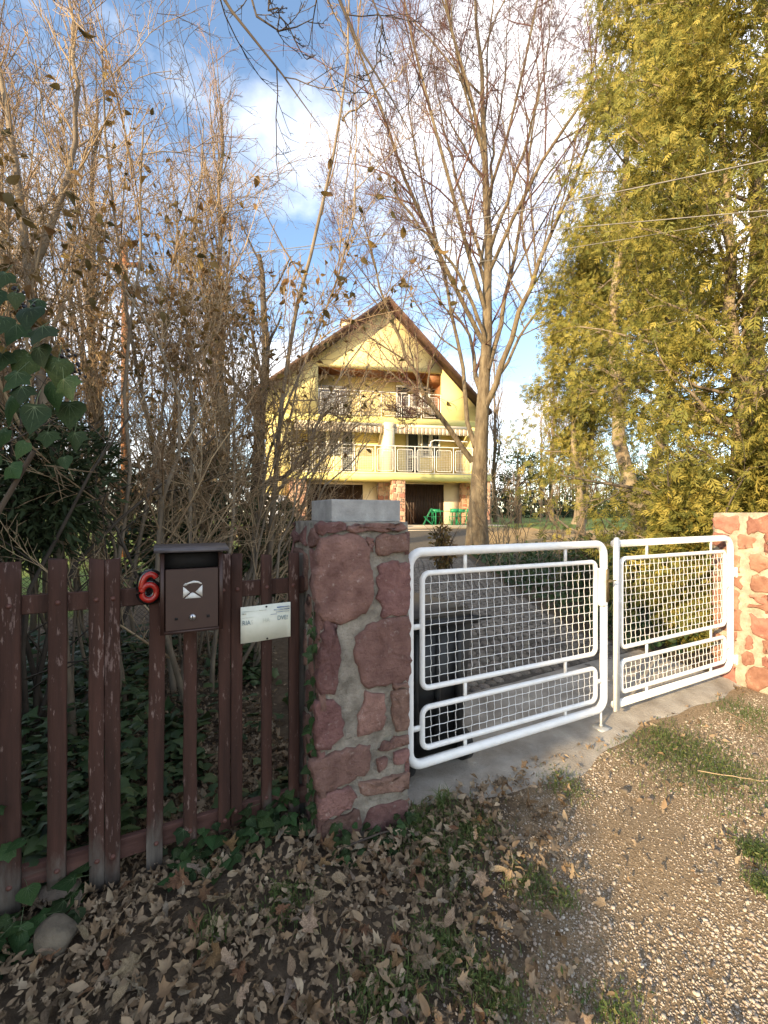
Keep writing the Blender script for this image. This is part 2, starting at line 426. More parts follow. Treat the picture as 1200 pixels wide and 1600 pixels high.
MT['sticker'] = M('sticker_silver', (0.66, 0.66, 0.63), (0.55, 0.55, 0.53), 30, .4)
MT['red'] = M('red_enamel', (0.42, 0.022, 0.016), (0.34, 0.018, 0.014), 8, .22, spec=.6)
MT['black_enamel'] = M('black_enamel', (0.012, 0.012, 0.012), rough=.15, spec=.6)
MT['bin'] = M('bin_plastic', (0.012, 0.013, 0.014), (0.02, 0.021, 0.022), 20, .5, .1, 120, spec=.4)
MT['binlid'] = M('bin_lid', (0.035, 0.030, 0.024), (0.055, 0.046, 0.036), 8, .5, .1, 120, spec=.4)
MT['bronze'] = M('lock_bronze', (0.22, 0.17, 0.09), (0.14, 0.11, 0.06), 20, .45, metal=.6)
MT['yellow'] = M('yellow_render', (0.68, 0.56, 0.24), (0.76, 0.64, 0.29), 0.8, .9, .15, 60, c3=(.62, .49, .20), c3scale=.5)
MT['slab'] = M('slab_yellow', (0.68, 0.63, 0.24), (0.76, 0.70, 0.28), 1.2, .9, .15, 60, c3=(.50, .42, .16), c3scale=1.1, c3lo=.6, c3hi=.75)
MT['cream'] = M('cream_render', (0.60, 0.53, 0.38), (0.68, 0.60, 0.44), 1.1, .9)
MT['gable'] = M('gable_pale', (0.66, 0.56, 0.27), (0.74, 0.63, 0.33), 0.7, .9, .1, 40)
MT['brownwood'] = M('soffit_wood', (0.20, 0.085, 0.035), (0.30, 0.13, 0.055), 3, .6, stretch=(1, 8, 8))
MT['roofbrown'] = M('roof_brown', (0.075, 0.043, 0.032), (0.125, 0.075, 0.055), 4, .8, .3, 30)
MT['house_white'] = M('house_white', (0.74, 0.73, 0.71), (0.64, 0.63, 0.61), 5, .5)
MT['glass'] = M('window_glass', (0.035, 0.045, 0.055), rough=.06, spec=.8)
MT['curtain'] = M('shutter_lilac', (0.40, 0.38, 0.42), (0.48, 0.46, 0.5), 3, .8)
MT['garage'] = M('garage_brown', (0.030, 0.017, 0.012), (0.045, 0.026, 0.019), 3, .55)
MT['awn_a'] = M('awning_cream', (0.66, 0.58, 0.44), rough=.9)
MT['awn_b'] = M('awning_brown', (0.36, 0.29, 0.21), rough=.9)
MT['housestone'] = M('house_stone', (0.30, 0.145, 0.10), (0.44, 0.27, 0.19), 6, .9, .7, 30, tint=[(0.30, 0.13, 0.09), (0.44, 0.28, 0.19), (0.52, 0.40, 0.28)])
MT['patio'] = M('patio_slab', (0.40, 0.33, 0.24), (0.50, 0.43, 0.32), 2, .9, .3, 30)
MT['green'] = M('green_paint', (0.015, 0.20, 0.085), (0.02, 0.25, 0.11), 6, .4)
MT['cable'] = M('cable_grey', (0.24, 0.23, 0.21), (0.14, 0.13, 0.12), 8, .6)
MT['wire'] = M('galvanised_wire', (0.20, 0.20, 0.19), rough=.5, metal=.6)
MT['berry'] = M('ivy_berry', (0.018, 0.018, 0.024), rough=.35)
MT['sign'] = M('sign_white', (0.66, 0.68, 0.58), (0.74, 0.75, 0.66), 14, .45, c3=(.55, .57, .48), c3scale=9, c3lo=.62, c3hi=.8)
MT['print'] = M('sign_print', (0.10, 0.17, 0.22), (0.22, 0.29, 0.32), 60, .6)
MT['print_faint'] = M('sign_print_faint', (0.54, 0.565, 0.505), (0.62, 0.64, 0.56), 90, .6)
MT['print_blue'] = M('sign_blue', (0.06, 0.12, 0.30), (0.55, 0.58, 0.56), 40, .5, lo=.4, hi=.62, stretch=(1, 1, 6))

def wood_material():
    m, t, b = nodes_of('weathered_red_wood'); L = t.links.new
    tc = t.nodes.new('ShaderNodeTexCoord'); oi = t.nodes.new('ShaderNodeObjectInfo')
    ad = t.nodes.new('ShaderNodeVectorMath'); ad.operation = 'ADD'
    sc_ = t.nodes.new('ShaderNodeVectorMath'); sc_.operation = 'SCALE'; sc_.inputs['Scale'].default_value = 37.0
    cb = t.nodes.new('ShaderNodeCombineXYZ'); L(oi.outputs['Random'], cb.inputs[0]); L(oi.outputs['Random'], cb.inputs[1])
    L(cb.outputs[0], sc_.inputs[0]); L(tc.outputs['Object'], ad.inputs[0]); L(sc_.outputs[0], ad.inputs[1])
    def nz(scale, stretch, det=8):
        mp = t.nodes.new('ShaderNodeMapping'); mp.inputs['Scale'].default_value = stretch; L(ad.outputs[0], mp.inputs[0])
        n = t.nodes.new('ShaderNodeTexNoise'); n.inputs['Scale'].default_value = scale; n.inputs['Detail'].default_value = det
        n.inputs['Roughness'].default_value = .65; L(mp.outputs[0], n.inputs[0]); return n.outputs['Fac']
    def ramp(inp, a, c0, e, c1):
        r = t.nodes.new('ShaderNodeValToRGB'); r.color_ramp.elements[0].position = a; r.color_ramp.elements[1].position = e
        r.color_ramp.elements[0].color = (*c0, 1); r.color_ramp.elements[1].color = (*c1, 1); L(inp, r.inputs[0]); return r.outputs[0]
    def mix(f, a, c):
        x = t.nodes.new('ShaderNodeMixRGB'); L(f, x.inputs[0]); L(a, x.inputs[1]); L(c, x.inputs[2]); return x.outputs[0]
    grain = nz(18, (1, 1, 0.08))
    paint = ramp(grain, .35, (0.034, 0.017, 0.013), .7, (0.076, 0.035, 0.026))
    bare = ramp(nz(26, (1, 1, 0.07)), .3, (0.045, 0.038, 0.033), .7, (0.17, 0.15, 0.13))
    fa = t.nodes.new('ShaderNodeMath'); fa.operation = 'MULTIPLY_ADD'; L(nz(3.2, (1, 1, .5), 3), fa.inputs[0]); fa.inputs[1].default_value = .55
    fb = t.nodes.new('ShaderNodeMath'); fb.operation = 'ADD'; L(nz(70, (1, 1, 0.22)), fa.inputs[2]); L(fa.outputs[0], fb.inputs[0]); fb.inputs[1].default_value = -.275
    flake = ramp(fb.outputs[0], .60, (0, 0, 0), .67, (1, 1, 1))
    c = mix(flake, paint, ramp(grain, .3, (.10, .06, .052), .7, (.26, .19, .17)))
    sep = t.nodes.new('ShaderNodeSeparateXYZ'); L(tc.outputs['Object'], sep.inputs[0])
    mr = t.nodes.new('ShaderNodeMapRange'); mr.inputs['From Min'].default_value = 0.0; mr.inputs['From Max'].default_value = 0.42
    mr.inputs['To Min'].default_value = .62; mr.inputs['To Max'].default_value = 0.0; L(sep.outputs[2], mr.inputs[0])
    am = t.nodes.new('ShaderNodeMath'); am.operation = 'ADD'; L(mr.outputs[0], am.inputs[0]); L(nz(9, (1, 1, 0.25)), am.inputs[1])
    c = mix(ramp(am.outputs[0], .78, (0, 0, 0), .98, (1, 1, 1)), c, bare)
    L(c, b.inputs['Base Color']); b.inputs['Roughness'].default_value = .8; b.inputs['Specular IOR Level'].default_value = .25
    bp = t.nodes.new('ShaderNodeBump'); bp.inputs['Strength'].default_value = .7; bp.inputs['Distance'].default_value = .004
    L(nz(30, (1, 1, .06)), bp.inputs['Height']); L(bp.outputs[0], b.inputs['Normal'])
    return m
MT['wood'] = wood_material()

def ground_material():
    m, t, b = nodes_of('ground_soil'); L = t.links.new
    tc = t.nodes.new('ShaderNodeTexCoord')
    def nz(scale, det=8):
        n = t.nodes.new('ShaderNodeTexNoise'); n.inputs['Scale'].default_value = scale; n.inputs['Detail'].default_value = det
        n.inputs['Roughness'].default_value = .65; L(tc.outputs['Object'], n.inputs[0]); return n.outputs['Fac']
    def ramp(inp, a, c0, e, c1):
        r = t.nodes.new('ShaderNodeValToRGB'); r.color_ramp.elements[0].position = a; r.color_ramp.elements[1].position = e
        r.color_ramp.elements[0].color = (*c0, 1); r.color_ramp.elements[1].color = (*c1, 1); L(inp, r.inputs[0]); return r.outputs[0]
    def mix(f, a, c):
        x = t.nodes.new('ShaderNodeMixRGB'); L(f, x.inputs[0]); L(a, x.inputs[1]); L(c, x.inputs[2]); return x.outputs[0]
    def attr(name, scale, spread=.5):
        a = t.nodes.new('ShaderNodeAttribute'); a.attribute_name = name
        s = t.nodes.new('ShaderNodeMath'); s.operation = 'SUBTRACT'; L(nz(scale), s.inputs[0]); s.inputs[1].default_value = .5
        k = t.nodes.new('ShaderNodeMath'); k.operation = 'MULTIPLY_ADD'; L(s.outputs[0], k.inputs[0]); k.inputs[1].default_value = 2 * spread
        L(a.outputs['Fac'], k.inputs[2]); return ramp(k.outputs[0], .42, (0, 0, 0), .58, (1, 1, 1))
    soil = ramp(nz(14), .3, (0.075, 0.055, 0.038), .7, (0.15, 0.115, 0.08))
    gravel = ramp(nz(90, 6), .3, (0.12, 0.085, 0.05), .7, (0.38, 0.29, 0.19))
    lawn = ramp(nz(2.5), .35, (0.09, 0.15, 0.03), .7, (0.20, 0.22, 0.06))
    dry = ramp(nz(6), .3, (0.26, 0.17, 0.075), .7, (0.42, 0.30, 0.15))
    c = mix(attr('gravel', 3), soil, gravel)
    c = mix(attr('lawn', .8), c, lawn)
    c = mix(attr('dry', 1.2), c, dry)
    L(c, b.inputs['Base Color']); b.inputs['Roughness'].default_value = .95; b.inputs['Specular IOR Level'].default_value = .15
    bp = t.nodes.new('ShaderNodeBump'); bp.inputs['Strength'].default_value = 1.0; bp.inputs['Distance'].default_value = .014
    L(nz(110), bp.inputs['Height']); L(bp.outputs[0], b.inputs['Normal'])
    return m
MT['ground'] = ground_material()

# ------------------------------------------------------------------ ground
def zone_gravel(x, y):
    """how far a point lies on the gravelled drive in front of the gate (0..1)"""
    # line from (0.25, 1.2) to (0.95, 2.55): litter on one side, gravel on the other
    side = (x - (0.42 + (y - 1.37) * 0.30))
    s, m = to_sm(x, y)
    return np.clip(side / 0.7 + 0.5, 0, 1) * np.clip((0.12 - m) / 0.3 + .6, 0, 1)
gx = np.unique(np.concatenate([np.linspace(-4, 5.5, 150), -4 - np.geomspace(0.1, 180, 40), 5.5 + np.geomspace(0.1, 180, 40)]))
gy = np.unique(np.concatenate([np.linspace(0.6, 6, 100), 0.6 - np.geomspace(0.1, 60, 24), 6 + np.geomspace(0.08, 220, 90)]))
GX, GY = np.meshgrid(gx, gy)
GZ = gz(GX, GY) - 0.02
g = Geo()
ny, nx = GX.shape
idx = np.arange(nx * ny).reshape(ny, nx)
g.add(np.stack([GX, GY, GZ], -1).reshape(-1, 3), np.stack([idx[:-1, :-1], idx[:-1, 1:], idx[1:, 1:], idx[1:, :-1]], -1).reshape(-1, 4))
ground = g.build('ground', MT['ground'], smooth=True)
tag(ground, kind='structure')
def vattr(o, name, val):
    a = o.data.attributes.new(name, 'FLOAT', 'POINT'); a.data.foreach_set('value', np.asarray(val, np.float32).ravel())
vattr(ground, 'gravel', zone_gravel(GX, GY) * (GY < 8))
lawn = np.clip((GY - 13) / 3, 0, 1) * (GX > 2.8) + np.clip((-GX - 3.8) / 1.5, 0, 1) * np.clip((GY - 4.5) / 2, 0, 1) + np.clip((GY - 30) / 4, 0, 1)
vattr(ground, 'lawn', np.clip(lawn, 0, 1))
dry = np.exp(-((GY - 16.5) / 4.5) ** 2) * (GX > 1.6) * 0.85 + np.exp(-((GY - 18.5) / 2.5) ** 2) * (np.abs(GX) < 7) * .9
vattr(ground, 'dry', np.clip(dry, 0, 1))

# concrete apron under the gate
g = Geo()
ss = np.linspace(0.47, 4.12, 74)
front = 0.0 + 0.03 * np.sin(ss * 3.1) + 0.02 * np.sin(ss * 9.7 + 1) + np.interp(ss, [0.4, 0.8, 1.5, 2.1, 2.8, 4.2], [0.02, 0.04, -0.08, 0.0, 0.10, 0.12])
ms = np.linspace(0, 1, 10)
P = np.array([[F(s, f + (1.1 - f) * k)[:2] for k in ms] for s, f in zip(ss, front)])
PZ = np.maximum(gz(P[..., 0], P[..., 1]), -0.01) + 0.012
PZ[:, 0] -= 0.03
idx = np.arange(P.shape[0] * P.shape[1]).reshape(P.shape[:2])
g.add(np.concatenate([P, PZ[..., None]], -1).reshape(-1, 3), np.stack([idx[:-1, :-1], idx[1:, :-1], idx[1:, 1:], idx[:-1, 1:]], -1).reshape(-1, 4))
tag(g.build('concrete_apron', MT['concrete'], smooth=True), kind='structure')

# cobbled driveway: bed, 300 nearest cobbles one by one, the rest joined
def drive_edges(y):
    left = np.interp(y, [2.6, 8, 18, 21], [-0.2, -0.9, -3.0, -3.6])
    right = np.interp(y, [4.2, 5.5, 8, 12, 16, 21], [3.3, 2.5, 2.35, 2.3, 3.6, 4.6])
    return left, right
g = Geo()
yy = np.linspace(2.9, 20.4, 60)
l, r = drive_edges(yy)
rows = np.array([[(a + (b - a) * k, y) for k in np.linspace(0, 1, 14)] for a, b, y in zip(l, r, yy)])
sm_m = to_sm(rows[..., 0], rows[..., 1])[1]
rows[..., 1] = np.where(sm_m < 1.05, rows[..., 1] + (1.05 - sm_m) / CD, rows[..., 1])
RZ = gz(rows[..., 0], rows[..., 1]) - 0.004
idx = np.arange(rows.shape[0] * rows.shape[1]).reshape(rows.shape[:2])
g.add(np.concatenate([rows, RZ[..., None]], -1).reshape(-1, 3), np.stack([idx[:-1, :-1], idx[:-1, 1:], idx[1:, 1:], idx[1:, :-1]], -1).reshape(-1, 4))
MT['joint'] = M('joint_sand', (0.06, 0.05, 0.04), (0.11, 0.095, 0.075), 20, .95, .4, 60)
drive = g.build('driveway', MT['joint'], smooth=True)
tag(drive, kind='structure')
def cobble_template(seed):
    rg = np.random.default_rng(seed)
    n = 8
    a = (np.arange(n) + 0.5) / n * 2 * math.pi
    sq = 0.5 / np.maximum(np.abs(np.cos(a)), np.abs(np.sin(a))) * (0.93 + 0.07 * rg.random(n))
    ring = np.stack([np.cos(a) * sq, np.sin(a) * sq, np.zeros(n)], 1)
    V = np.concatenate([ring + [0, 0, -0.3], ring * [1, 1, 0] + [0, 0, 0.02], ring * [.8, .8, 0] + np.stack([np.zeros(n), np.zeros(n), 0.11 + .03 * rg.random(n)], 1), [[0, 0, 0.15]]])
    q = [[i, (i + 1) % n, n + (i + 1) % n, n + i] for i in range(n)] + [[n + i, n + (i + 1) % n, 2 * n + (i + 1) % n, 2 * n + i] for i in range(n)]
    tr = [[2 * n + i, 2 * n + (i + 1) % n, 3 * n] for i in range(n)]
    return V, [np.array(q), np.array(tr)]
CT = [cobble_template(i) for i in range(6)]
cob_me = []
for V, fs in CT:
    gg = Geo(); gg.add(V, fs); cob_me.append(gg.mesh('cobble', MT['cobble'], True))
cand = []
size = 0.115
for i in range(-10, 60):
    for j in range(0, 150):
        s = i * size + 0.5 * size * (j % 2) + 0.35; m = 1.15 + j * size
        # shallow arcs, as setts are laid
        m2 = m + 0.10 * math.sin(s * 3.3)
        p = F(s, m2)
        if p[1] > 11.5: continue
        a, b = drive_edges(p[1])
        if a + .05 < p[0] < b - .05: cand.append((p[0], p[1]))
cand = np.array(cand) + R.normal(size=(len(cand), 2)) * 0.006
d2 = np.hypot(cand[:, 0] - 0.9, cand[:, 1])
order = np.argsort(d2)
near, far_ = cand[order[:300]], cand[order[300:]]
for k, (x, y) in enumerate(near):
    o = put('cobble', cob_me[k % 6], drive, (x, y, gz(x, y) - 0.004 + R.normal() * .003), (R.normal() * .05, R.normal() * .05, TH + R.normal() * .09 + (k % 4) * math.pi / 2))
    o.scale = (size * .95, size * (.9 + .05 * R.random()), size * 1.0)
g = Geo()
sel = R.integers(0, 6, len(far_))
for k in range(6):
    pp = far_[sel == k]
    pos = np.stack([pp[:, 0], pp[:, 1], gz(pp[:, 0], pp[:, 1]) - .004 + R.normal(size=len(pp)) * .003], 1)
    an = TH + R.normal(size=len(pp)) * .09
    scatter(g, CT[k][0], CT[k][1], pos, np.stack([-np.sin(an), np.cos(an), np.zeros(len(pp))], 1), np.full(len(pp), size * .95), 0, flat=np.tile([0, 0, 1.0], (len(pp), 1)))
o = g.build('cobbles', MT['cobble'], drive, True); o['kind'] = 'stuff'

# ------------------------------------------------------------------ stone pillars
def chaikin(p, n=1):
    p = np.asarray(p, float)
    for _ in range(n):
        q = np.roll(p, -1, 0); p = np.stack([0.88 * p + 0.12 * q, 0.12 * p + 0.88 * q], 1).reshape(-1, 2)
    return p
def stone_geo(geo, poly, xf, proud=0.012, rng=R, mi=0, step=0.028, tint=None, jit=0.006):
    p = chaikin(poly)
    pts = []
    for a, b in zip(p, np.roll(p, -1, 0)):
        n = max(1, int(np.linalg.norm(b - a) / step))
        for i in range(n): pts.append(a + (b - a) * i / n)
    p = np.array(pts) + rng.normal(size=(len(pts), 2)) * jit
    c = p.mean(0); n = len(p)
    rings = []
    for k, w in ((1.0, -0.03), (1.0, proud * .3), (0.95, proud), (0.80, proud * 1.1), (0.50, proud * 1.2)):
        q = c + (p - c) * k
        ww = np.full(n, w) + (rng.normal(size=n) * .0032 if w > 0 else 0)
        rings.append(np.column_stack([q, ww]))
    V = np.concatenate(rings + [np.array([[c[0], c[1], proud * 1.1]])])
    q = np.concatenate([[[r * n + i, r * n + (i + 1) % n, (r + 1) * n + (i + 1) % n, (r + 1) * n + i] for i in range(n)] for r in range(4)])
    tr = np.array([[4 * n + i, 4 * n + (i + 1) % n, 5 * n] for i in range(n)])
    geo.add(xf(V), [q, tr], mi, tint)
def rubble(w, h, rng, hmin=.12, hmax=.28, wmin=.12, wmax=.32, gap=.025):
    out = []; z = 0.01
    while z < h - .04:
        ch = min(rng.uniform(hmin, hmax), h - z)
        if h - z - ch < hmin * .6: ch = h - z
        x = 0.0
        while x < w - .01:
            cw = rng.uniform(wmin, wmax)
            if w - x - cw < wmin * .6: cw = w - x
            if ch > .2 and cw < .2 and rng.random() < .4:
                subs = [(z, z + ch * .5), (z + ch * .5, z + ch)]
            else: subs = [(z, z + ch)]
            for a, b in subs:
                j = lambda: np.clip(rng.normal(), -1.6, 1.6) * .024
                e0, e1 = (0 if x == 0 else gap), (0 if x + cw > w - .01 else gap)
                out.append(np.array([(x + e0 * abs(1 + j() * 10), a + gap * .6 + j()), (x + cw * .5, a + gap * .5 + j()), (x + cw - e1, a + gap * .6 + j()), (x + cw - e1 + j() * .5, (a + b) / 2), (x + cw - e1, b - gap * .5 + j()), (x + cw * .5, b - gap * .4 + j()), (x + e0, b - gap * .5 + j())]))
            x += cw
        z += ch
    return out
def core_box(parent, x0, x1, y0, y1, z1, name='mortar', mat=None, amp=.006, n=(14, 14, 44)):
    bm = bmesh.new(); bmesh.ops.create_cube(bm, size=1)
    bmesh.ops.subdivide_edges(bm, edges=[e for e in bm.edges], cuts=10, use_grid_fill=True)
    rg = np.random.default_rng(3)
    for v in bm.verts:
        x = x0 + (v.co.x + .5) * (x1 - x0); y = y0 + (v.co.y + .5) * (y1 - y0); z = -0.12 + (v.co.z + .5) * (z1 + .12)
        k = np.clip(rg.normal(size=3), -1.2, 1.2) * amp * .6
        v.co = Vector((x + k[0], y + k[1], z + (k[2] if v.co.z < .49 else k[2] * .6)))
    me = bpy.data.meshes.new(name); bm.to_mesh(me); bm.free(); me.materials.append(mat or MT['mortar'])
    for p in me.polygons: p.use_smooth = True
    return put(name, me, parent)

FRONT = [[(-0.009, 1.564), (0.125, 1.557), (0.13, 1.524), (0.001, 1.513)], [(0.145, 1.546), (0.287, 1.556), (0.447, 1.554), (0.449, 1.524), (0.293, 1.515), (0.145, 1.52)], [(0.012, 1.482), (0.178, 1.489), (0.246, 1.429), (0.253, 1.32), (0.269, 1.284), (0.263, 1.169), (0.221, 1.121), (0.11, 1.093), (0.022, 1.114), (-0.016, 1.194), (-0.016, 1.314)], [(0.299, 1.497), (0.46, 1.5), (0.462, 1.41), (0.316, 1.392), (0.301, 1.41)], [(0.311, 1.345), (0.477, 1.349), (0.479, 1.089), (0.33, 1.092), (0.309, 1.176)], [(0.216, 1.482), (0.279, 1.486), (0.271, 1.423), (0.24, 1.441)], [(0.022, 1.103), (0.08, 1.063), (0.094, 1.006), (0.08, 0.752), (-0.001, 0.767), (-0.017, 0.835), (0.002, 0.974)], [(0.194, 1.004), (0.31, 1.06), (0.478, 1.059), (0.475, 0.739), (0.356, 0.748), (0.239, 0.751), (0.203, 0.843), (0.18, 0.926)], [(-0.014, 0.731), (0.055, 0.712), (0.102, 0.67), (0.106, 0.557), (0.051, 0.503), (-0.007, 0.495), (-0.022, 0.597)], [(0.232, 0.718), (0.329, 0.694), (0.339, 0.575), (0.319, 0.532), (0.203, 0.507), (0.198, 0.593)], [(0.389, 0.701), (0.474, 0.691), (0.474, 0.492), (0.405, 0.501), (0.382, 0.589)], [(0.33, 0.454), (0.473, 0.462), (0.472, 0.414), (0.349, 0.414), (0.317, 0.428)], [(-0.024, 0.456), (0.221, 0.462), (0.252, 0.443), (0.246, 0.324), (0.013, 0.288), (-0.021, 0.357)], [(0.396, 0.385), (0.472, 0.384), (0.47, 0.312), (0.401, 0.318), (0.386, 0.352)], [(0.296, 0.369), (0.342, 0.374), (0.341, 0.328), (0.301, 0.315)], [(0.211, 0.282), (0.32, 0.269), (0.476, 0.262), (0.472, 0.179), (0.293, 0.201), (0.216, 0.223)], [(0.001, 0.275), (0.155, 0.275), (0.173, 0.224), (0.153, 0.185), (0.022, 0.159), (-0.012, 0.191)], [(0.02, 0.144), (0.196, 0.149), (0.2, 0.057), (0.101, -0.04), (0.042, -0.04), (0.005, 0.055)], [(0.383, 0.743), (0.472, 0.737), (0.471, 0.706), (0.396, 0.711)], [(0.25, 0.14), (0.46, 0.12), (0.47, 0.0), (0.24, -0.03)]]
PD = 0.46
def stones_on(parent, polys, xf, rng, proud=.014, mat='stone', step=.026):
    for p in polys:
        gg = Geo(); stone_geo(gg, p, xf, proud * rng.uniform(.7, 1.4), rng, step=step)
        gg.build('stone', MT[mat], parent, True)
pil = thing('gate_pillar', F(0, 0, 0), 'red sandstone and mortar gate pillar with a loose concrete block on top beside the picket fence', 'pillar', TH)
core_box(pil, 0.002, 0.480, 0.003, PD - .002, 1.565)
rg = np.random.default_rng(11)
W2 = 0.482
FRONT = [[((p[0] - np.mean([q[0] for q in P_])) * 1.10 + np.mean([q[0] for q in P_]), (p[1] - np.mean([q[1] for q in P_])) * 1.09 + np.mean([q[1] for q in P_])) for p in P_] for P_ in FRONT]
stones_on(pil, FRONT, lambda V: np.column_stack([V[:, 0], -V[:, 2], V[:, 1]]), rg)
stones_on(pil, rubble(PD, 1.54, rg), lambda V: np.column_stack([-V[:, 2] * .7 + .002, PD - V[:, 0], V[:, 1]]), rg, step=.06)
stones_on(pil, rubble(PD, 1.54, rg), lambda V: np.column_stack([W2 + V[:, 2] * .7 - .002, V[:, 0], V[:, 1]]), rg, step=.06)
stones_on(pil, rubble(W2, 1.54, rg), lambda V: np.column_stack([W2 - V[:, 0], PD + V[:, 2], V[:, 1]]), rg, step=.06)
bevel_box('cap_block', (0.385, 0.325, 0.112), (0.268, 0.212, 1.621), MT['cap'], pil, .006, 2)

pil2 = thing('gate_pillar', F(4.14, -0.075, 0), 'sunlit red sandstone gate pillar under the yellow-green thuja with gate hinges set in it', 'pillar', TH)
D2 = 0.44; H2 = 1.62; X2 = 0.55
core_box(pil2, 0.0, X2, 0.0, D2, H2, mat=M('pale_mortar', (0.28, 0.235, 0.18), (0.46, 0.39, 0.30), 12, .95, .9, 60))
MT['stone2'] = M('orange_sandstone', (0.22, 0.10, 0.072), (0.34, 0.175, 0.125), 9, .9, .8, 30, rand=.22, c3=(.45, .33, .24), c3scale=11, c3lo=.60, c3hi=.78)
rg = np.random.default_rng(21)
stones_on(pil2, rubble(D2, H2 - .02, rg, .10, .23, .12, .30, .036), lambda V: np.column_stack([-V[:, 2] + .002, D2 - V[:, 0], V[:, 1]]), rg, mat='stone2')
stones_on(pil2, rubble(X2, H2 - .02, rg, .10, .23, .12, .30, .036), lambda V: np.column_stack([V[:, 0], -V[:, 2], V[:, 1]]), rg, mat='stone2', step=.06)
stones_on(pil2, rubble(X2, H2 - .02, rg, .10, .23, .12, .30, .036), lambda V: np.column_stack([X2 - V[:, 0], D2 + V[:, 2], V[:, 1]]), rg, mat='stone2', step=.06)

# ------------------------------------------------------------------ picket fence
fence = thing('picket_fence', F(-0.6, 0.2, 0), 'dark red-brown wooden picket fence with peeling paint between ivy and the stone pillar', 'fence', TH)
FX = -0.6
PICK = [(-1.80, .06, .07, 1.41, 0), (-1.645, .064, .05, 1.415, 0), (-1.49, .06, .05, 1.41, 0), (-1.34, .066, .05, 1.415, 0), (-1.19, .068, .06, 1.415, 0), (-1.040, .062, .10, 1.42, .002), (-.906, .055, .03, 1.413, 0), (-.8495, .055, .035, 1.413, 0),
        (-.686, .064, .02, 1.30, .012), (-.550, .056, .10, 1.345, 0), (-.402, .052, .10, 1.412, 0), (-.348, .052, .13, 1.412, 0), (-.208, .050, .15, 1.402, 0), (-.071, .052, .10, 1.408, 0)]
def picket_mesh(w, z0, z1, lean, rng):
    g_ = Geo(); n = 16
    zs = np.linspace(z0, z1, n); h = .0115
    cx = rng.normal(size=n) * .0008 + lean * (zs - .7)
    sec = np.array([(-w / 2 + .003, -h), (w / 2 - .003, -h), (w / 2, -h + .004), (w / 2, h), (-w / 2, h), (-w / 2, -h + .004)])
    V = np.array([[(sx * (1 + rng.normal() * .012) + c, sy + rng.normal() * .0005, z + (rng.normal() * .004 if k in (0, n - 1) else 0)) for sx, sy in sec] for k, (z, c) in enumerate(zip(zs, cx))])
    idx = np.arange(n * 6).reshape(n, 6)
    q = np.stack([idx[:-1], np.roll(idx[:-1], -1, 1), np.roll(idx[1:], -1, 1), idx[1:]], -1).reshape(-1, 4)
    g_.add(V.reshape(-1, 3), [q, idx[0][::-1][None], idx[-1][None]])
    return g_
def dome(r, k=10):
    V = []; 
    for j, a in enumerate((0, 35, 65)):
        for i in range(k):
            t_ = i / k * 2 * math.pi; rr = r * math.cos(math.radians(a))
            V.append((rr * math.cos(t_), -r * .75 * math.sin(math.radians(a)), rr * math.sin(t_)))
    V.append((0, -r * .75, 0))
    q = [[j * k + i, j * k + (i + 1) % k, (j + 1) * k + (i + 1) % k, (j + 1) * k + i] for j in range(2) for i in range(k)]
    tr = [[2 * k + i, 2 * k + (i + 1) % k, 3 * k] for i in range(k)]
    g_ = Geo(); g_.add(V, [np.array(q), np.array(tr)]); return g_
MT['bolt'] = M('bolt_red', (0.075, 0.03, 0.024), (0.11, 0.05, 0.04), 60, .5)
bolt_me = dome(.0105).mesh('bolt', MT['bolt'], True)
rg = np.random.default_rng(5)
for s, w, z0, z1, lean in PICK:
    p = picket_mesh(w, z0, z1, lean, rg).build('picket', MT['wood'], fence)
    p.location = (s - FX, 0, 0)
    if z1 > 1.36: put('bolt', bolt_me, p, (rg.normal() * .004, -.0115, 1.247))
    put('bolt', bolt_me, p, (rg.normal() * .004, -.0115, max(z0 + .07, .16)))
bevel_box('rail', (2.0, .03, .075), (-.965 - FX, .028, 1.243), MT['wood'], fence, .003, 1)
bevel_box('rail', (2.0, .03, .085), (-.965 - FX, .028, .165), M('rail_wood', (.05, .022, .018), (.10, .05, .04), 14, .85, .5, 60, stretch=(.1, 1, 1), c3=(.13, .11, .095), c3scale=6), fence, .003, 1)
bevel_box('post', (.055, .06, 1.42), (-.028 - FX, .075, .69), M('rotten_post', (.07, .06, .05), (.15, .13, .11), 12, .95, .8, 40, stretch=(1, 1, .2)), fence, .006, 1)
bevel_box('bracket', (.05, .012, .09), (-.035 - FX, .04, 1.24), MT['bolt'], fence, .002, 1)

# mailbox hung on the fence
MX = -.548
mb = thing('mailbox', F(MX, .115, 1.10), 'dark brown metal mailbox with an open envelope emblem hung on the picket fence', 'mailbox', TH)
g = Geo(); t_ = .004
g.box(-.123, .123, .045, .055, 0, .335); g.box(-.123, -.107, -.055, .045, 0, .335); g.box(.107, .123, -.055, .045, 0, .335)
g.box(-.107, .107, -.055, .045, 0, .012)
g.build('body', MT['box_brown'], mb)
g = Geo(); g.box(-.107, .107, -.02, .0449, .272, .334); g.build('slot', MT['dark'], mb)
bevel_box('door', (.206, .012, .258), (0, -.052, .143), MT['box_brown'], mb, .002, 1)
g = Geo(); g.prism([(-.078, .343), (-.078, .355), (.06, .372), (.06, .335)], -.146, .146, axis='x')
g.build('roof', MT['box_roof'], mb)
env = Geo(); yv = -.0585
def flat(geo, pts, y=yv, d=.0012): geo.prism(pts, y - d, y)
flat(env, [(-.036, .150), (-.036, .197), (-.010, .172)])
flat(env, [(-.030, .146), (-.006, .168), (.000, .170), (.006, .168), (.034, .146)])
flat(env, [(.039, .150), (.039, .200), (.012, .172)])
flat(env, [(-.035, .204), (-.018, .213), (.004, .220), (.022, .217), (.038, .207), (.034, .203), (.022, .2085), (.004, .211), (-.014, .208), (-.024, .200)])
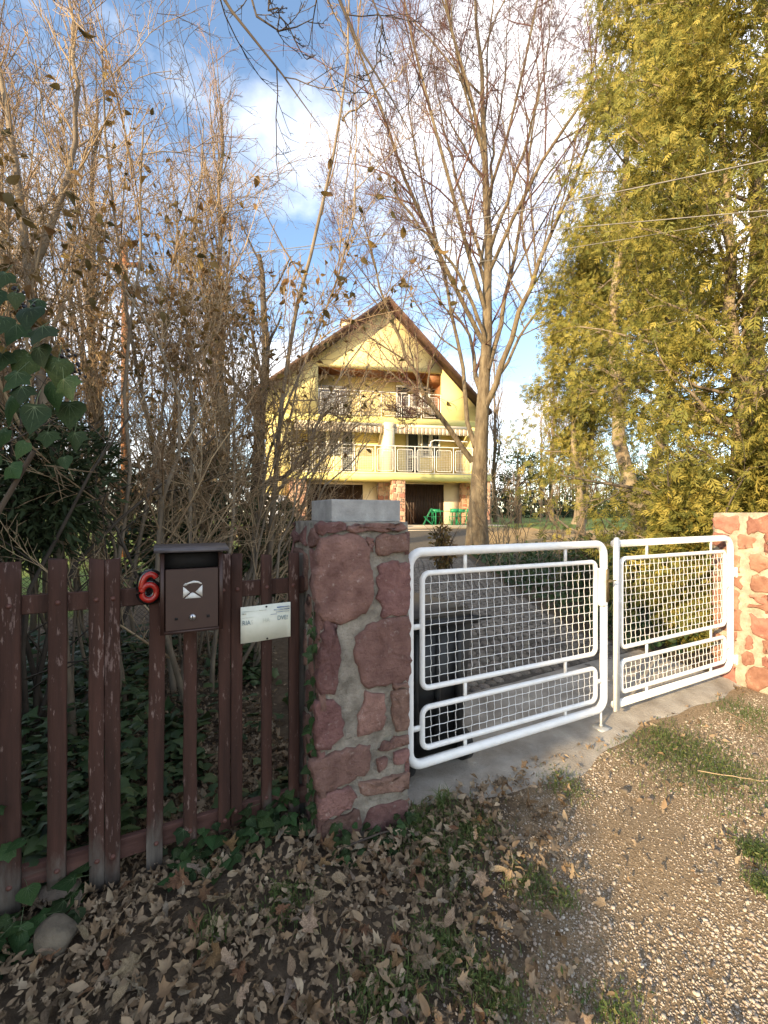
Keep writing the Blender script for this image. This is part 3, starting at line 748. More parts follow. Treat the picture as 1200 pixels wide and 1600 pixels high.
flat(env, [(-.036, .204), (-.025, .212), (-.022, .203), (-.030, .199)])
env.build('envelope_emblem', MT['sticker'], mb)
lk = Geo(); a = np.linspace(0, 2 * math.pi, 15)[:-1]
lk.prism([(.0125 * math.cos(v), .066 + .0125 * math.sin(v)) for v in a], -.068, -.0581); lo = lk.build('lock', MT['silver'], mb)
lk = Geo(); lk.prism([(-.002, .060), (.002, .060), (.002, .072), (-.002, .072)], -.0688, -.0682); lk.build('keyhole', MT['dark'], lo)
for x in (-.062, .062):
    lk = Geo(); lk.box(x - .006, x + .006, -.0598, -.0581, .058, .069); lk.build('rivet', MT['dark'], mb)

# red number 6
n6 = thing('house_number', F(-.712, .165, 1.225), 'glossy red digit 6 with black edges fixed to the fence by the mailbox', 'house number', TH)
def six(rx, rz, kz):
    a = np.linspace(0, 2 * math.pi, 26)
    ring = np.stack([rx * np.cos(a), 0 * a, .043 + rz * np.sin(a)], 1)
    tail = np.array([(-.0285, 0, .045), (-.0285, 0, .066), (-.024, 0, .092), (-.014, 0, .112), (.002, 0, .121), (.017, 0, .117), (.027, 0, .105)])
    q = [tail[0]]
    for i in range(len(tail) - 1):
        for f in (.33, .66, 1): q.append(tail[i] * (1 - f) + tail[i + 1] * f)
    q = np.array(q); q[1:-1] = (q[:-2] + 2 * q[1:-1] + q[2:]) / 4
    return ring, q
ring, tail = six(.0285, .033, 0)
def digit(r, dy, flatk, mat, nm):
    g_ = Geo()
    for path in (ring, tail):
        V, f = tubes(path[None], np.full((1, len(path)), r), 10)
        g_.add(V * [1, flatk, 1] + [0, dy, 0], f)
    V, f = tubes(np.stack([tail[-1], tail[-1] + [.002, 0, -.004]])[None], np.array([[r, r * .3]]), 10); g_.add(V * [1, flatk, 1] + [0, dy, 0], f)
    g_.build(nm, mat, n6, True)
digit(.0235, .004, .45, MT['black_enamel'], 'back_plate')
digit(.0125, -.009, .8, MT['red'], 'digit')

# warning sign
sg = thing('warning_sign', F(-.214, .176, .994), 'small sun-bleached white sign with faded blue letters nailed to the pickets', 'sign', TH)
g = Geo(); n = 10
xs = np.linspace(-.119, .119, n)
V = [(x, -.002 + .003 * math.sin(x * 25) - .0015 * k, z + x * .02) for x in xs for k in (0, 1) for z in (0, .172)]
V = np.array(V).reshape(n, 4, 3)[:, [0, 1, 3, 2]].reshape(-1, 3)
idx = np.arange(n * 4).reshape(n, 4)
g.add(V, [np.stack([idx[:-1], np.roll(idx[:-1], -1, 1), np.roll(idx[1:], -1, 1), idx[1:]], -1).reshape(-1, 4), idx[0][None], idx[-1][::-1][None]])
g.build('plate', MT['sign'], sg)
def text(body, x, z, size, mat, nm, parent, sx=1.0):
    cu = bpy.data.curves.new(nm, 'FONT'); cu.body = body; cu.size = size; cu.extrude = .0004; cu.resolution_u = 3
    tmp = bpy.data.objects.new(nm, cu); COL.objects.link(tmp)
    me = bpy.data.meshes.new_from_object(tmp); bpy.data.objects.remove(tmp); bpy.data.curves.remove(cu)
    me.materials.clear(); me.materials.append(mat)
    o = put(nm, me, parent, (x, -.0085, z), (math.pi / 2, 0, 0)); o.scale = (sx, 1, 1); return o
text('RIA', -.113, .084, .031, MT['print'], 'lettering', sg, .82)
text('S', -.074, .085, .031, MT['print_faint'], 'lettering', sg, .82)
text('HA', -.018, .088, .030, MT['print_faint'], 'lettering', sg, .82)
text('DVE!', .052, .092, .031, MT['print'], 'lettering', sg, .80)
for z, x0, x1, hh in ((.152, .05, .112, .006), (.141, .035, .112, .005), (.131, .045, .112, .0025), (.122, .02, .05, .0018)):
    g = Geo(); g.box(x0, x1, -.0095, -.0086, z, z + hh); g.build('blue_stripe', MT['print_blue'], sg)
for x0, x1, z, hh in ((-.112, -.04, .147, .002), (-.112, -.095, .135, .008), (-.035, .0, .147, .0025), (-.112, -.06, .118, .0015)):
    g = Geo(); g.box(x0, x1, -.0092, -.0086, z, z + hh); g.build('faded_print', MT['print_faint'], sg)
nail_me = dome(.005, 8).mesh('nail', MT['dark'], True)
put('nail', nail_me, sg, (.0, -.008, .163)); put('nail', nail_me, sg, (.004, -.008, .008))

# ------------------------------------------------------------------ gate leaves
def panel(parent, x0, x1, z0, z1, slope0=0.0, slope1=0.0, pitch=.0595):
    """mesh panel: rounded tube frame with crimped wires; slope = extra height of the far bottom / top edge"""
    path = round_rect(x0, x1, z0, z1, .045)
    def sh(P):
        P = np.array(P, float); u = (P[..., 0] - x0) / (x1 - x0); v = (P[..., 2] - z0) / (z1 - z0)
        P[..., 2] += u * (slope0 * (1 - v) + slope1 * v); return P
    g_ = Geo(); loop_tube(g_, sh(path), .0165, 10)
    fr = g_.build('mesh_panel', MT['white'], parent, True)
    nv = int(round((x1 - x0) / pitch)); nh = int(round((z1 - z0) / pitch))
    for i in range(1, nv):
        x = x0 + (x1 - x0) * i / nv; K = max(8, nh * 4 + 1)
        z = np.linspace(z0 + .004, z1 - .004, K)
        P = np.stack([x + .0018 * np.sin(np.linspace(0, nh * 2 * math.pi, K)), .0033 * np.sin(np.linspace(0, nh * math.pi, K) + i * math.pi), z], 1)
        g_ = Geo(); g_.tubes(sh(P)[None], np.full((1, K), .0022), 4); g_.build('wire', MT['white'], fr, True)
    for j in range(1, nh):
        z = z0 + (z1 - z0) * j / nh; K = nv * 2 + 1
        x = np.linspace(x0 + .004, x1 - .004, K)
        P = np.stack([x, .0033 * np.sin(np.linspace(0, nv * math.pi, K) + j * math.pi + math.pi), np.full(K, z)], 1)
        g_ = Geo(); g_.tubes(sh(P)[None], np.full((1, K), .0022), 4); g_.build('wire', MT['white'], fr, True)
    return fr
def tab(parent, x, z0, z1, w=.022, horiz=False):
    g_ = Geo()
    if horiz: g_.box(z0, z1, -.006, .006, x - w / 2, x + w / 2)
    else: g_.box(x - w / 2, x + w / 2, -.006, .006, z0, z1)
    g_.build('connector', MT['white'], parent)

S0 = .60
gl = thing('gate_leaf', F(S0, .2, 0), 'white tubular gate leaf with wire mesh and bronze lock, hinged at the capped pillar', 'gate', TH)
ax0, ax1, zb, zt = .0, 1.69, .150, 1.383
g = Geo(); loop_tube(g, round_rect(ax0, ax1, zb, zt, .085, n=8), .0275, 14)
g.build('frame', MT['white'], gl, True)
panel(gl, .090, 1.598, .585, 1.258, -.012, -.006)
panel(gl, .090, 1.598, .235, .470, -.012, -.004)
for x in (.40, 1.28):
    tab(gl, x, 1.268, 1.36); tab(gl, x, .462, .590); tab(gl, x, .17, .230)
for z in (.95, .36):
    tab(gl, z, .025, .075, .03, True)
tab(gl, .36, 1.612, 1.665, .03, True)
lb = bevel_box('lock_case', (.062, .055, .275), (1.655, -.012, 1.065), MT['white'], gl, .006, 2)
g = Geo(); g.prism([(1.664, .955), (1.692, .955), (1.692, 1.19), (1.684, 1.20), (1.672, 1.20), (1.664, 1.19)], -.0455, -.0402)
lp = g.build('lock_plate', MT['bronze'], gl)
g = Geo(); g.tubes(np.array([[(1.678, -.045, 1.115), (1.678, -.085, 1.115)], [(1.63, -.085, 1.112), (1.712, -.085, 1.118)]]), np.array([[.008, .008], [.007, .005]]), 8, cap=True)
g.build('lock_handle', MT['bronze'], lp, True)
for z in (.45, 1.15):
    g = Geo(); g.tubes(np.array([[(-.03, 0, z), (-.03, 0, z + .09)]]), np.full((1, 2), .022), 10, cap=True); g.box(-.12, -.03, -.006, .006, z + .02, z + .07)
    g.build('hinge', MT['white'], gl)
bolt_ = Geo(); bolt_.tubes(np.array([[(1.66, .0, .035), (1.66, .0, .17)]]), np.full((1, 2), .008), 8, cap=True)
bolt_.build('drop_bolt', MT['white'], gl, True)
fp = thing('bolt_plate', F(S0 + 1.66, .2, 0.012), 'small square steel floor plate under the white drop bolt', 'floor plate', TH)
MT['steel'] = M('dull_steel', (.36, .36, .34), (.48, .48, .46), 30, .5, metal=.5)
g = Geo(); g.box(-.055, .055, -.05, .05, -.02, .006); g.build('plate', MT['steel'], fp)
g = Geo(); g.tubes(np.array([[(0, 0, .006), (0, 0, .024)]]), np.full((1, 2), .014), 10, cap=True); g.build('socket', MT['steel'], fp)

S1 = 2.385
gr = thing('gate_leaf', F(S1, .2, 0), 'white tubular gate leaf with a flat closing bar, hinged at the sunlit pillar', 'gate', TH)
bx = 1.70
pts = [(0.02, 0, .150)]
for cx, cz, a0 in ((bx - .1, .16 + .1, -90), (bx - .1, 1.385 - .1, 0)):
    for i in range(9):
        a_ = math.radians(a0 + 90 * i / 8); pts.append((cx + .1 * math.cos(a_), 0, cz + .1 * math.sin(a_)))
pts.append((0.02, 0, 1.380))
pts = np.array(pts)
g = Geo(); g.tubes(pts[None], np.full((1, len(pts)), .0275), 14, cap=True)
g.build('frame', MT['white'], gr, True)
g = Geo(); a = np.linspace(0, math.pi, 9)
g.prism([(-.029, .125), (.029, .125)] + [(.029 * math.cos(v), 1.402 + .029 * math.sin(v)) for v in a], -.045, -.031)
g.build('closing_bar', MT['white'], gr)
panel(gr, .110, 1.600, .575, 1.262, .01, .0)
panel(gr, .110, 1.600, .232, .468, .008, .004)
for x in (.43, 1.37):
    tab(gr, x, 1.272, 1.36); tab(gr, x, .462, .590); tab(gr, x, .175, .230)
for z in (.93, .36):
    tab(gr, z, .02, .095, .03, True)
for z in (.93, .36): tab(gr, z, 1.615, 1.675, .02, True)
for z in (.20, 1.02):
    g = Geo(); g.tubes(np.array([[(bx + .045, -.01, z), (bx + .045, -.01, z + .085)]]), np.full((1, 2), .02), 10, cap=True); g.box(bx + .03, bx + .075, -.04, -.025, z - .005, z + .09)
    g.build('hinge', MT['white'], gr)

# ------------------------------------------------------------------ wheeled bin
bn = thing('wheeled_bin', F(.865, .60, .012), 'black wheeled rubbish bin standing behind the white gate', 'bin', TH)
def taper_box(geo, w0, d0, w1, d1, z0, z1, mi=0, oy=0.0):
    V = [(-w0 / 2, -d0 / 2, z0), (w0 / 2, -d0 / 2, z0), (w0 / 2, d0 / 2, z0), (-w0 / 2, d0 / 2, z0), (-w1 / 2, -d1 / 2 + oy, z1), (w1 / 2, -d1 / 2 + oy, z1), (w1 / 2, d1 / 2 + oy, z1), (-w1 / 2, d1 / 2 + oy, z1)]
    geo.add(V, np.array([[3, 2, 1, 0], [4, 5, 6, 7], [0, 1, 5, 4], [1, 2, 6, 5], [2, 3, 7, 6], [3, 0, 4, 7]]), mi)
g = Geo(); taper_box(g, .43, .50, .52, .62, .075, .93); taper_box(g, .40, .04, .47, .04, .14, .86, 0, 0)
bo = g.build('body', MT['bin'], bn)
g = Geo(); g.box(-.285, .285, -.335, .335, .905, .945); g.build('rim', MT['bin'], bn)
g = Geo()
for x in (-.16, 0, .16): g.box(x - .012, x + .012, -.318, -.25, .2, .86)
g.build('rib', MT['bin'], bn)
bm = bmesh.new(); bmesh.ops.create_cube(bm, size=1)
for v in bm.verts: v.co = Vector((v.co.x * (.575 if v.co.z < 0 else .50), v.co.y * (.68 if v.co.z < 0 else .58), .968 + v.co.z * .05))
bmesh.ops.bevel(bm, geom=list(bm.edges), offset=.018, segments=3, affect='EDGES')
me = bpy.data.meshes.new('lid'); bm.to_mesh(me); bm.free(); me.materials.append(MT['binlid'])
for p in me.polygons: p.use_smooth = True
put('lid', me, bn)
g = Geo(); g.tubes(np.array([[(-.27, -.37, .93), (.36, -.37, .93)]]), np.full((1, 2), .016), 10, cap=True)
for x in (-.25, .25): g.box(x - .02, x + .02, -.37, -.32, .90, .95)
g.build('handle', MT['bin'], bn)
g = Geo(); g.box(-.09, .09, .33, .365, .955, .985); g.build('lid_grip', MT['bin'], bn)
a = np.linspace(0, 2 * math.pi, 25)[:-1]
for x in (-.215, .215):
    g = Geo(); g.prism([(.100 * math.cos(v) - .255, .100 + .100 * math.sin(v)) for v in a], x - .026, x + .026, axis='x')
    w = g.build('wheel', MT['bin'], bn)
    g = Geo(); g.prism([(.055 * math.cos(v) - .255, .100 + .055 * math.sin(v)) for v in a], x - .030, x + .030, axis='x'); g.build('hub', M('hub_grey', (.03, .03, .032), rough=.5), w)
#MARK1
# ------------------------------------------------------------------ house
HY = math.radians(11)
house = thing('house', (0, 22.7, 0), 'yellow rendered house with two loggias, steep gable and dark garage doors', 'house', HY)
ZG = 1.06
def hb(name, mat, *boxes, parent=None):
    for b in boxes: o = Geo().box(*b).build(name, MT[mat] if isinstance(mat, str) else mat, parent or house)
    return o
def hp(name, mat, poly, y0, y1, parent=None):
    return Geo().prism(poly, y0, y1).build(name, MT[mat], parent or house)
roofL = lambda x: 12.92 - (0.3 - x) * .767
roofR = lambda x: 12.92 - (x - 0.3) * 1.0
# facade walls
hb('wall', 'yellow', (-6.03, -4.75, .8, 1.0, 2.2, 6.52), (5.1, 5.6, .8, 1.0, 3.81, 6.52))
hb('wall', 'yellow', (-6.03, -5.8, 1.0, 11, .9, 6.52), (5.4, 5.6, 1.0, 11, .9, 6.52))
hp('wall', 'yellow', [(-6.03, 6.88), (-3.37, 6.88), (-3.37, 9.45), (-3.9, roofL(-3.9) - .1), (-6.03, roofL(-6.03) - .1)], .8, 1.0)
hp('wall', 'yellow', [(3.41, 6.88), (5.6, 6.88), (5.6, roofR(5.6) - .1), (3.41, roofR(3.41) - .1)], .8, 1.0)
hp('gable', 'gable', [(-3.9, roofL(-3.9) - .12), (-3.37, 9.45), (3.41, 9.45), (3.41, roofR(3.41) - .12), (.3, 12.8)], .77, .97)
hb('floor_band', 'slab', (-6.03, 5.6, .78, 2.3, 6.52, 6.88))
# lower loggia
hb('back_wall', 'yellow', (-4.75, 5.1, 2.3, 2.5, 3.81, 6.52))
hb('dividing_wall', 'cream', (.09, .62, .3, 2.3, 3.81, 6.52))
hb('side_wall', 'yellow', (-4.95, -4.75, 1.0, 2.3, 3.81, 6.52), (5.1, 5.3, 1.0, 2.3, 3.81, 6.52))
# upper loggia
hb('back_wall', 'yellow', (-3.37, 3.41, 2.3, 2.5, 6.88, 9.7))
hb('soffit', 'brownwood', (-3.37, 3.41, .97, 2.3, 9.46, 9.56))
Geo().prism([(2.6, 9.455), (3.39, 8.85), (3.39, 9.455)], .98, 2.29).build('soffit', MT['brownwood'], house)
hb('side_lining', 'brownwood', (3.40, 3.46, 1.0, 2.3, 6.88, 9.45), (-3.43, -3.36, 1.0, 2.3, 6.88, 9.45))
for k in range(9):
    hb('board_edge', 'brownwood', (-3.36, 3.40, 1.0 + k * .145, 1.012 + k * .145, 9.435, 9.46))
# roof
for nm, pts in (('roof', [(.3, 12.95), (-6.9, 12.95 - 7.2 * .767), (-6.9, 12.95 - 7.2 * .767 + .17), (.3, 13.13)]), ('roof', [(.3, 13.13), (6.05, 13.13 - 5.75), (6.05, 12.95 - 5.75), (.3, 12.95)])):
    rf = hp(nm, 'roofbrown', pts, .1, 11.4)
hp('bargeboard', 'roofbrown', [(.3, 12.92), (-6.9, 12.92 - 7.2 * .767), (-6.9, 13.09 - 7.2 * .767), (.3, 13.09)], .06, .097)
hp('bargeboard', 'roofbrown', [(.3, 13.09), (6.05, 13.09 - 5.75), (6.05, 12.92 - 5.75), (.3, 12.92)], .06, .097)
hp('eave_lining', 'roofbrown', [(.3, 12.9), (-6.9, 12.9 - 7.2 * .767), (-6.9, 12.94 - 7.2 * .767), (.3, 12.94)], .12, .76)
hp('eave_lining', 'roofbrown', [(.3, 12.94), (6.05, 12.94 - 5.75), (6.05, 12.9 - 5.75), (.3, 12.9)], .12, .76)
ch = hb('chimney', 'cream', (-1.6, -.9, 6, 6.7, 10.5, 14.2)); hb('chimney_cap', 'roofbrown', (-1.7, -.8, 5.9, 6.8, 14.2, 14.32), parent=ch)
# balcony
hb('balcony_slab', 'slab', (-4.83, 6.0, 0, 2.3, 3.45, 3.81))
hb('slab_edge', 'cream', (-4.85, 6.02, -.02, -.003, 3.76, 3.83))
def window(x0, x1, z0, z1, leaves, glass='glass', solid=0.0, y=2.28, nm='window'):
    f = Geo(); fw = .115
    f.box(x0, x1, y - .06, y + .02, z1 - fw, z1); f.box(x0, x1, y - .06, y + .02, z0, z0 + fw)
    w = (x1 - x0) / leaves
    for i in range(leaves + 1):
        cx = x0 + i * w; a, b = max(x0, cx - fw), min(x1, cx + fw)
        f.box(a, b, y - .06, y + .02, z0 + fw, z1 - fw)
    if solid: f.box(x0 + fw, x1 - fw, y - .04, y + .01, z0 + solid - .06, z0 + solid + .06)
    w_ = f.build(nm, MT['house_white'], house)
    for i in range(leaves):
        p = Geo(); p.box(x0 + i * w + .03, x0 + (i + 1) * w - .03, y - .02, y + .012, z0 + .03, z1 - .03); p.build('pane', MT[glass], w_)
    return w_
window(-3.45, -2.08, 4.95, 6.40, 2); window(-2.04, -1.27, 3.82, 6.46, 1, solid=1.15, nm='door')
window(1.75, 2.56, 3.82, 6.44, 1, solid=1.15, nm='door'); window(2.62, 3.82, 4.95, 6.40, 2)
hb('window_shutter_box', 'house_white', (-3.5, -1.25, 2.2, 2.299, 6.42, 6.5), (1.7, 3.85, 2.2, 2.299, 6.42, 6.5))
window(1.15, 2.0, 6.9, 9.1, 1, solid=1.0, nm='door'); window(2.05, 3.2, 7.8, 9.1, 2)
window(-3.3, -1.7, 7.2, 8.85, 2, 'curtain')
# railings
def railing(x0, x1, z0, z1, n, y):
    rl = Geo(); rl.tubes(np.array([[(x0, y, z1), (x1, y, z1)]]), np.full((1, 2), .026), 6)
    xs_ = np.linspace(x0, x1, n + 1)
    for x in xs_:
        rl.tubes(np.array([[(x, y, z0), (x, y, z1)]]), np.full((1, 2), .024), 6)
    r_ = rl.build('railing', MT['house_white'], house)
    for i in range(n):
        a, b = xs_[i] + .12, xs_[i + 1] - .12
        p = Geo(); loop_tube(p, round_rect(a, b, z0 + .08, z1 - .16, .08, n=3) + [0, y, 0], .016, 6)
        for x in np.arange(a + .09, b - .03, .09): p.tubes(np.array([[(x, y, z0 + .1), (x, y, z1 - .17)]]), np.full((1, 2), .006), 3)
        for z in np.arange(z0 + .18, z1 - .2, .09): p.tubes(np.array([[(a + .02, y, z), (b - .02, y, z)]]), np.full((1, 2), .006), 3)
        p.build('mesh_panel', MT['house_white'], r_)
railing(-4.75, 5.98, 3.84, 5.22, 10, .06)
railing(-3.34, 3.38, 6.9, 8.25, 6, .86)
g = Geo(); g.tubes(np.array([[(2.5, -.0, 5.22), (2.55, 0, 5.5), (2.75, 0, 5.58), (4.6, .0, 5.55)]]), np.full((1, 4), .03), 6); g.build('handrail', MT['house_white'], house)
g = Geo(); g.tubes(np.array([[(5.97, .06, 5.22), (5.97, 2.3, 5.22)], [(5.97, 2.3, 3.84), (5.97, 2.3, 5.22)]]), np.full((2, 2), .033), 6); g.build('handrail', MT['house_white'], house)
# awnings
for x0, x1 in ((-4.6, .02), (.68, 5.0)):
    aw = Geo(); aw.box(x0, x1, .42, .70, 6.30, 6.46)
    a_ = aw.build('awning', MT['awn_a'], house)
    n = int((x1 - x0) / .12); w = (x1 - x0) / n
    for i in range(n):
        s_ = Geo(); x = x0 + i * w
        pts = [(x, 6.30), (x, 5.98), (x + w * .25, 5.95), (x + w * .75, 5.95), (x + w, 5.98), (x + w, 6.30)]
        s_.prism(pts, .43 + .008 * (i % 2), .44 + .008 * (i % 2)); s_.build('valance_stripe', MT['awn_b' if i % 2 else 'awn_a'], a_)
# garage storey
hb('garage_wall', 'cream', (-4.6, -3.9, 2.0, 2.2, .9, 3.45), (-.82, .02, 2.0, 2.2, .9, 3.45), (3.97, 4.91, 2.0, 2.2, .9, 3.45), (-3.9, -.82, 2.0, 2.2, 3.3, 3.45), (1.45, 3.97, 2.0, 2.2, 3.38, 3.45))
for x0, x1, zt_ in ((-3.9, -.82, 3.3), (1.45, 3.97, 3.38)):
    gd = hb('garage_door', 'garage', (x0, x1, 2.1, 2.16, .9, zt_))
    for k in range(int((x1 - x0) / .16)):
        hb('plank', 'garage', (x0 + k * .16 + .008, x0 + (k + 1) * .16 - .008, 2.085, 2.0998, .92, zt_ - .01), parent=gd)
def house_pillar(x0, x1, y0, y1, z1, seed, nm='stone_pillar'):
    p = hb(nm, M('pillar_mortar', (.42, .34, .24), (.52, .43, .31), 8, .95, .5, 40), (x0 + .02, x1 - .02, y0 + .02, y1 - .02, .8, z1))
    rg_ = np.random.default_rng(seed); h = z1 - .9
    fc = Geo()
    for pl in rubble(x1 - x0, h, rg_, .14, .3, .18, .4, .03): stone_geo(fc, pl, lambda V: np.column_stack([x0 + V[:, 0], y0 + .02 - V[:, 2], .9 + V[:, 1]]), .03, rg_, step=.12, tint=rg_.random())
    for pl in rubble(y1 - y0, h, rg_, .14, .3, .18, .4, .03): stone_geo(fc, pl, lambda V: np.column_stack([x0 + .02 - V[:, 2], y1 - V[:, 0], .9 + V[:, 1]]), .03, rg_, step=.12, tint=rg_.random())
    for pl in rubble(y1 - y0, h, rg_, .14, .3, .18, .4, .03): stone_geo(fc, pl, lambda V: np.column_stack([x1 - .02 + V[:, 2], y0 + V[:, 0], .9 + V[:, 1]]), .03, rg_, step=.12, tint=rg_.random())
    o = fc.build('stones', MT['housestone'], p); o['kind'] = 'stuff'
house_pillar(.47, 1.16, .1, .7, 3.45, 1); house_pillar(5.5, 5.98, .1, .6, 3.45, 2); house_pillar(-4.83, -4.0, .1, .8, 3.45, 3)
house_pillar(.06, 1.40, 1.9, 2.15, 3.45, 4, 'stone_wall'); house_pillar(4.93, 5.4, 1.6, 2.15, 3.45, 5, 'stone_wall')
# outside stairs beside the garage
st = Geo(); st.box(-6.35, -6.2, -1.8, 2.6, .8, 1.3); sto = st.build('staircase', MT['patio'], house)
for k in range(15):
    y0 = -1.9 + k * .29; z = 1.06 + (k + 1) * .17
    if y0 > .5: hb('step', 'house_white', (-6.2, -5.0, y0, min(y0 + .29, .79) if y0 < .79 else y0 + .29, .85, z), parent=sto) if y0 + .29 < .8 else None
    else: hb('step', 'house_white', (-6.2, -5.0, y0, y0 + .288, .85, z), parent=sto)
g = Geo(); g.tubes(np.array([[(-6.25, -1.8, 2.1), (-6.25, .7, 3.6)], [(-6.25, -1.8, 1.2), (-6.25, -1.8, 2.1)], [(-6.25, -.6, 1.9), (-6.25, -.6, 2.8)]]), np.full((3, 2), .03), 6); g.build('stair_rail', MT['house_white'], sto)

# patio in front of the garages: slabs with two low steps
def hw(x, y, z): 
    return np.array([x * math.cos(HY) - y * math.sin(HY), 22.7 + x * math.sin(HY) + y * math.cos(HY), z])
pa = Geo(); pa.box(-4.9, 6.3, -1.2, 2.1, .7, ZG); pa.box(-6.3, 7.2, -2.2, -1.203, .7, ZG - .07); pa.box(-6.6, 7.6, -3.6, -2.203, .7, ZG - .14)
po = pa.build('patio', MT['patio']); po.location = (0, 22.7, 0); po.rotation_euler = (0, 0, HY); tag(po, kind='structure')

# garden furniture
def folding_chair(x, y, rz, label):
    t = thing('folding_chair', hw(x, y, ZG), label, 'chair', HY + rz, 'green garden chairs on the patio')
    g_ = Geo(); g_.box(-.21, .21, -.2, .2, .44, .465); g_.build('seat', MT['green'], t)
    g_ = Geo(); g_.box(-.2, .2, .17, .19, .66, .86); g_.build('backrest', MT['green'], t)
    for sx in (-.21, .21):
        g_ = Geo(); g_.tubes(np.array([[(sx, -.22, 0), (sx, .19, .88)]]), np.full((1, 2), .016), 6); g_.build('leg', MT['green'], t)
        g_ = Geo(); g_.tubes(np.array([[(sx * .92, .26, 0), (sx * .92, -.18, .45)]]), np.full((1, 2), .016), 6); g_.build('leg', MT['green'], t)
    return t
def garden_table(x, y, w, label):
    t = thing('garden_table', hw(x, y, ZG), label, 'table', HY, 'green garden tables on the patio')
    Geo().box(-w / 2, w / 2, -.4, .4, .72, .75).build('table_top', MT['green'], t)
    for sx in (-1, 1):
        for sy in (-1, 1): Geo().box(sx * (w / 2 - .08) - .02, sx * (w / 2 - .08) + .02, sy * .33 - .02, sy * .33 + .02, 0, .72).build('leg', MT['green'], t)
garden_table(3.25, -.1, 1.3, 'green metal garden table nearer the stone pillar of the garages')
garden_table(4.55, -.1, 1.2, 'green metal garden table half hidden by the big tree trunk')
folding_chair(2.3, -.2, math.radians(-100), 'green folding chair at the end of the tables, nearest the garage door')
folding_chair(3.55, -.75, math.radians(175), 'green folding chair in front of the joint between both garden tables')
folding_chair(4.45, -.8, math.radians(170), 'green folding chair in front of the table beside the tree trunk')
folding_chair(3.1, .65, math.radians(0), 'green folding chair behind the table on the garage side')
folding_chair(4.6, .65, math.radians(5), 'green folding chair on the wall side of the table by the trunk')
br = thing('broom', hw(2.0, 1.2, ZG), 'thin pole leaning against the dark garage door', 'broom', HY)
Geo().tubes(np.array([[(0, 0, 0), (-.35, .8, 1.35)]]), np.full((1, 2), .014), 6).build('handle', MT['shrub_bark'], br)
Geo().box(-.15, .15, -.04, .04, 0, .09).build('brush', MT['dark'], br)

# ------------------------------------------------------------------ trees
def tree_obj(name, loc, label, cat, trunks, crown_parts, bark, group=None):
    """trunks: list of (P, R) limb batches -> part trunk; crown_parts: list of (name, Geo, material)"""
    t = thing(name, loc, label, cat, 0, group)
    g_ = Geo()
    for P, Rr, k in trunks: g_.tubes(P - np.asarray(loc), Rr, k)
    g_.build('trunk', bark, t, True)
    for nm, gg, mt in crown_parts:
        o = gg.build(nm, mt, t, True)
    return t

# the big bare tree beside the drive
Y0 = 12.5
rgt = np.random.default_rng(42)
TR = [
 ([(745, 880, 0), (745, 740, 0), (752, 670, 0), (762, 560, .1), (763, 420, .2), (762, 300, .2), (752, 150, .4), (742, -20, .5), (735, -160, .6)], .29, .03),
 ([(738, 722, 0), (712, 685, -.2), (680, 645, -.5), (655, 605, -.7), (630, 545, -.9), (607, 490, -1.1), (585, 420, -1.3), (565, 330, -1.4)], .125, .015),
 ([(742, 700, 0), (728, 655, .3), (727, 600, .5), (720, 550, .6), (706, 500, .7), (700, 440, .8), (672, 340, 1.0), (645, 220, 1.1), (632, 90, 1.2)], .10, .015),
 ([(757, 640, 0), (785, 570, -.3), (815, 480, -.6), (860, 370, -.9), (905, 270, -1.1), (945, 160, -1.3), (965, 40, -1.4)], .13, .015),
 ([(762, 580, 0), (785, 500, .5), (803, 400, .9), (822, 290, 1.1), (838, 170, 1.3), (845, 20, 1.5)], .11, .015),
 ([(760, 545, .1), (738, 470, -.3), (700, 400, -.8), (652, 350, -1.1), (612, 290, -1.3), (590, 210, -1.5)], .085, .012),
 ([(763, 450, .2), (745, 380, .6), (715, 290, 1.0), (690, 190, 1.2), (672, 60, 1.4)], .085, .012),
 ([(763, 400, .2), (790, 320, -.4), (820, 230, -.8), (850, 120, -1.0), (862, 0, -1.2)], .085, .012),
 ([(770, 610, -.1), (805, 545, .6), (850, 470, 1.2), (890, 400, 1.6), (930, 310, 2.0)], .08, .012),
 ([(762, 330, .2), (772, 230, .7), (790, 120, 1.0), (800, -20, 1.2)], .07, .012),
 ([(757, 250, .3), (728, 160, -.3), (708, 60, -.6), (700, -60, -.7)], .06, .01),
 ([(690, 655, -.4), (662, 648, -.9), (640, 655, -1.2), (612, 640, -1.5)], .045, .01)]
limbs = [limb([at(x, y, Y0 + dy) for x, y, dy in p], r0, r1, 16, rgt, .03) for p, r0, r1 in TR]
LP = np.stack([l[0] for l in limbs]); LR = np.stack([l[1] for l in limbs])
# root flare
LR[1:] *= .74; LR[0] *= np.interp(np.arange(16), [0, 5, 15], [1.0, .8, .55])
LR[0, 0] *= 1.35; LR[0, 1] *= 1.1
up = dict(rng=rgt)
b2 = grow(LP, LR, 17, .22, 1.0, .40, (.45, 1.0), 6, .26, .10, .5, .3, .008, .35, **up)
b3 = grow(*b2, 9, .15, 1.0, .42, (.4, 1.0), 5, .16, .14, .55, .35, .005, .3, **up)
b4 = grow(*b3, 6, .15, 1.0, .50, (.4, 1.1), 4, .08, .2, .6, .4, .0038, .3, **up)
b5 = grow(*b4, 3, .25, 1.0, .6, (.4, 1.0), 2, .06, .2, .7, .5, .003, .3, **up)
loc = np.array([*at(745, 0, Y0)[:2], gz(2.66, Y0)])
cg = Geo(); cg.tubes(b2[0] - loc, b2[1], 5)
tw = Geo(); tw.tubes(b3[0] - loc, b3[1], 4); tw.tubes(b4[0] - loc, b4[1], 3); tw.tubes(b5[0] - loc, b5[1], 3)
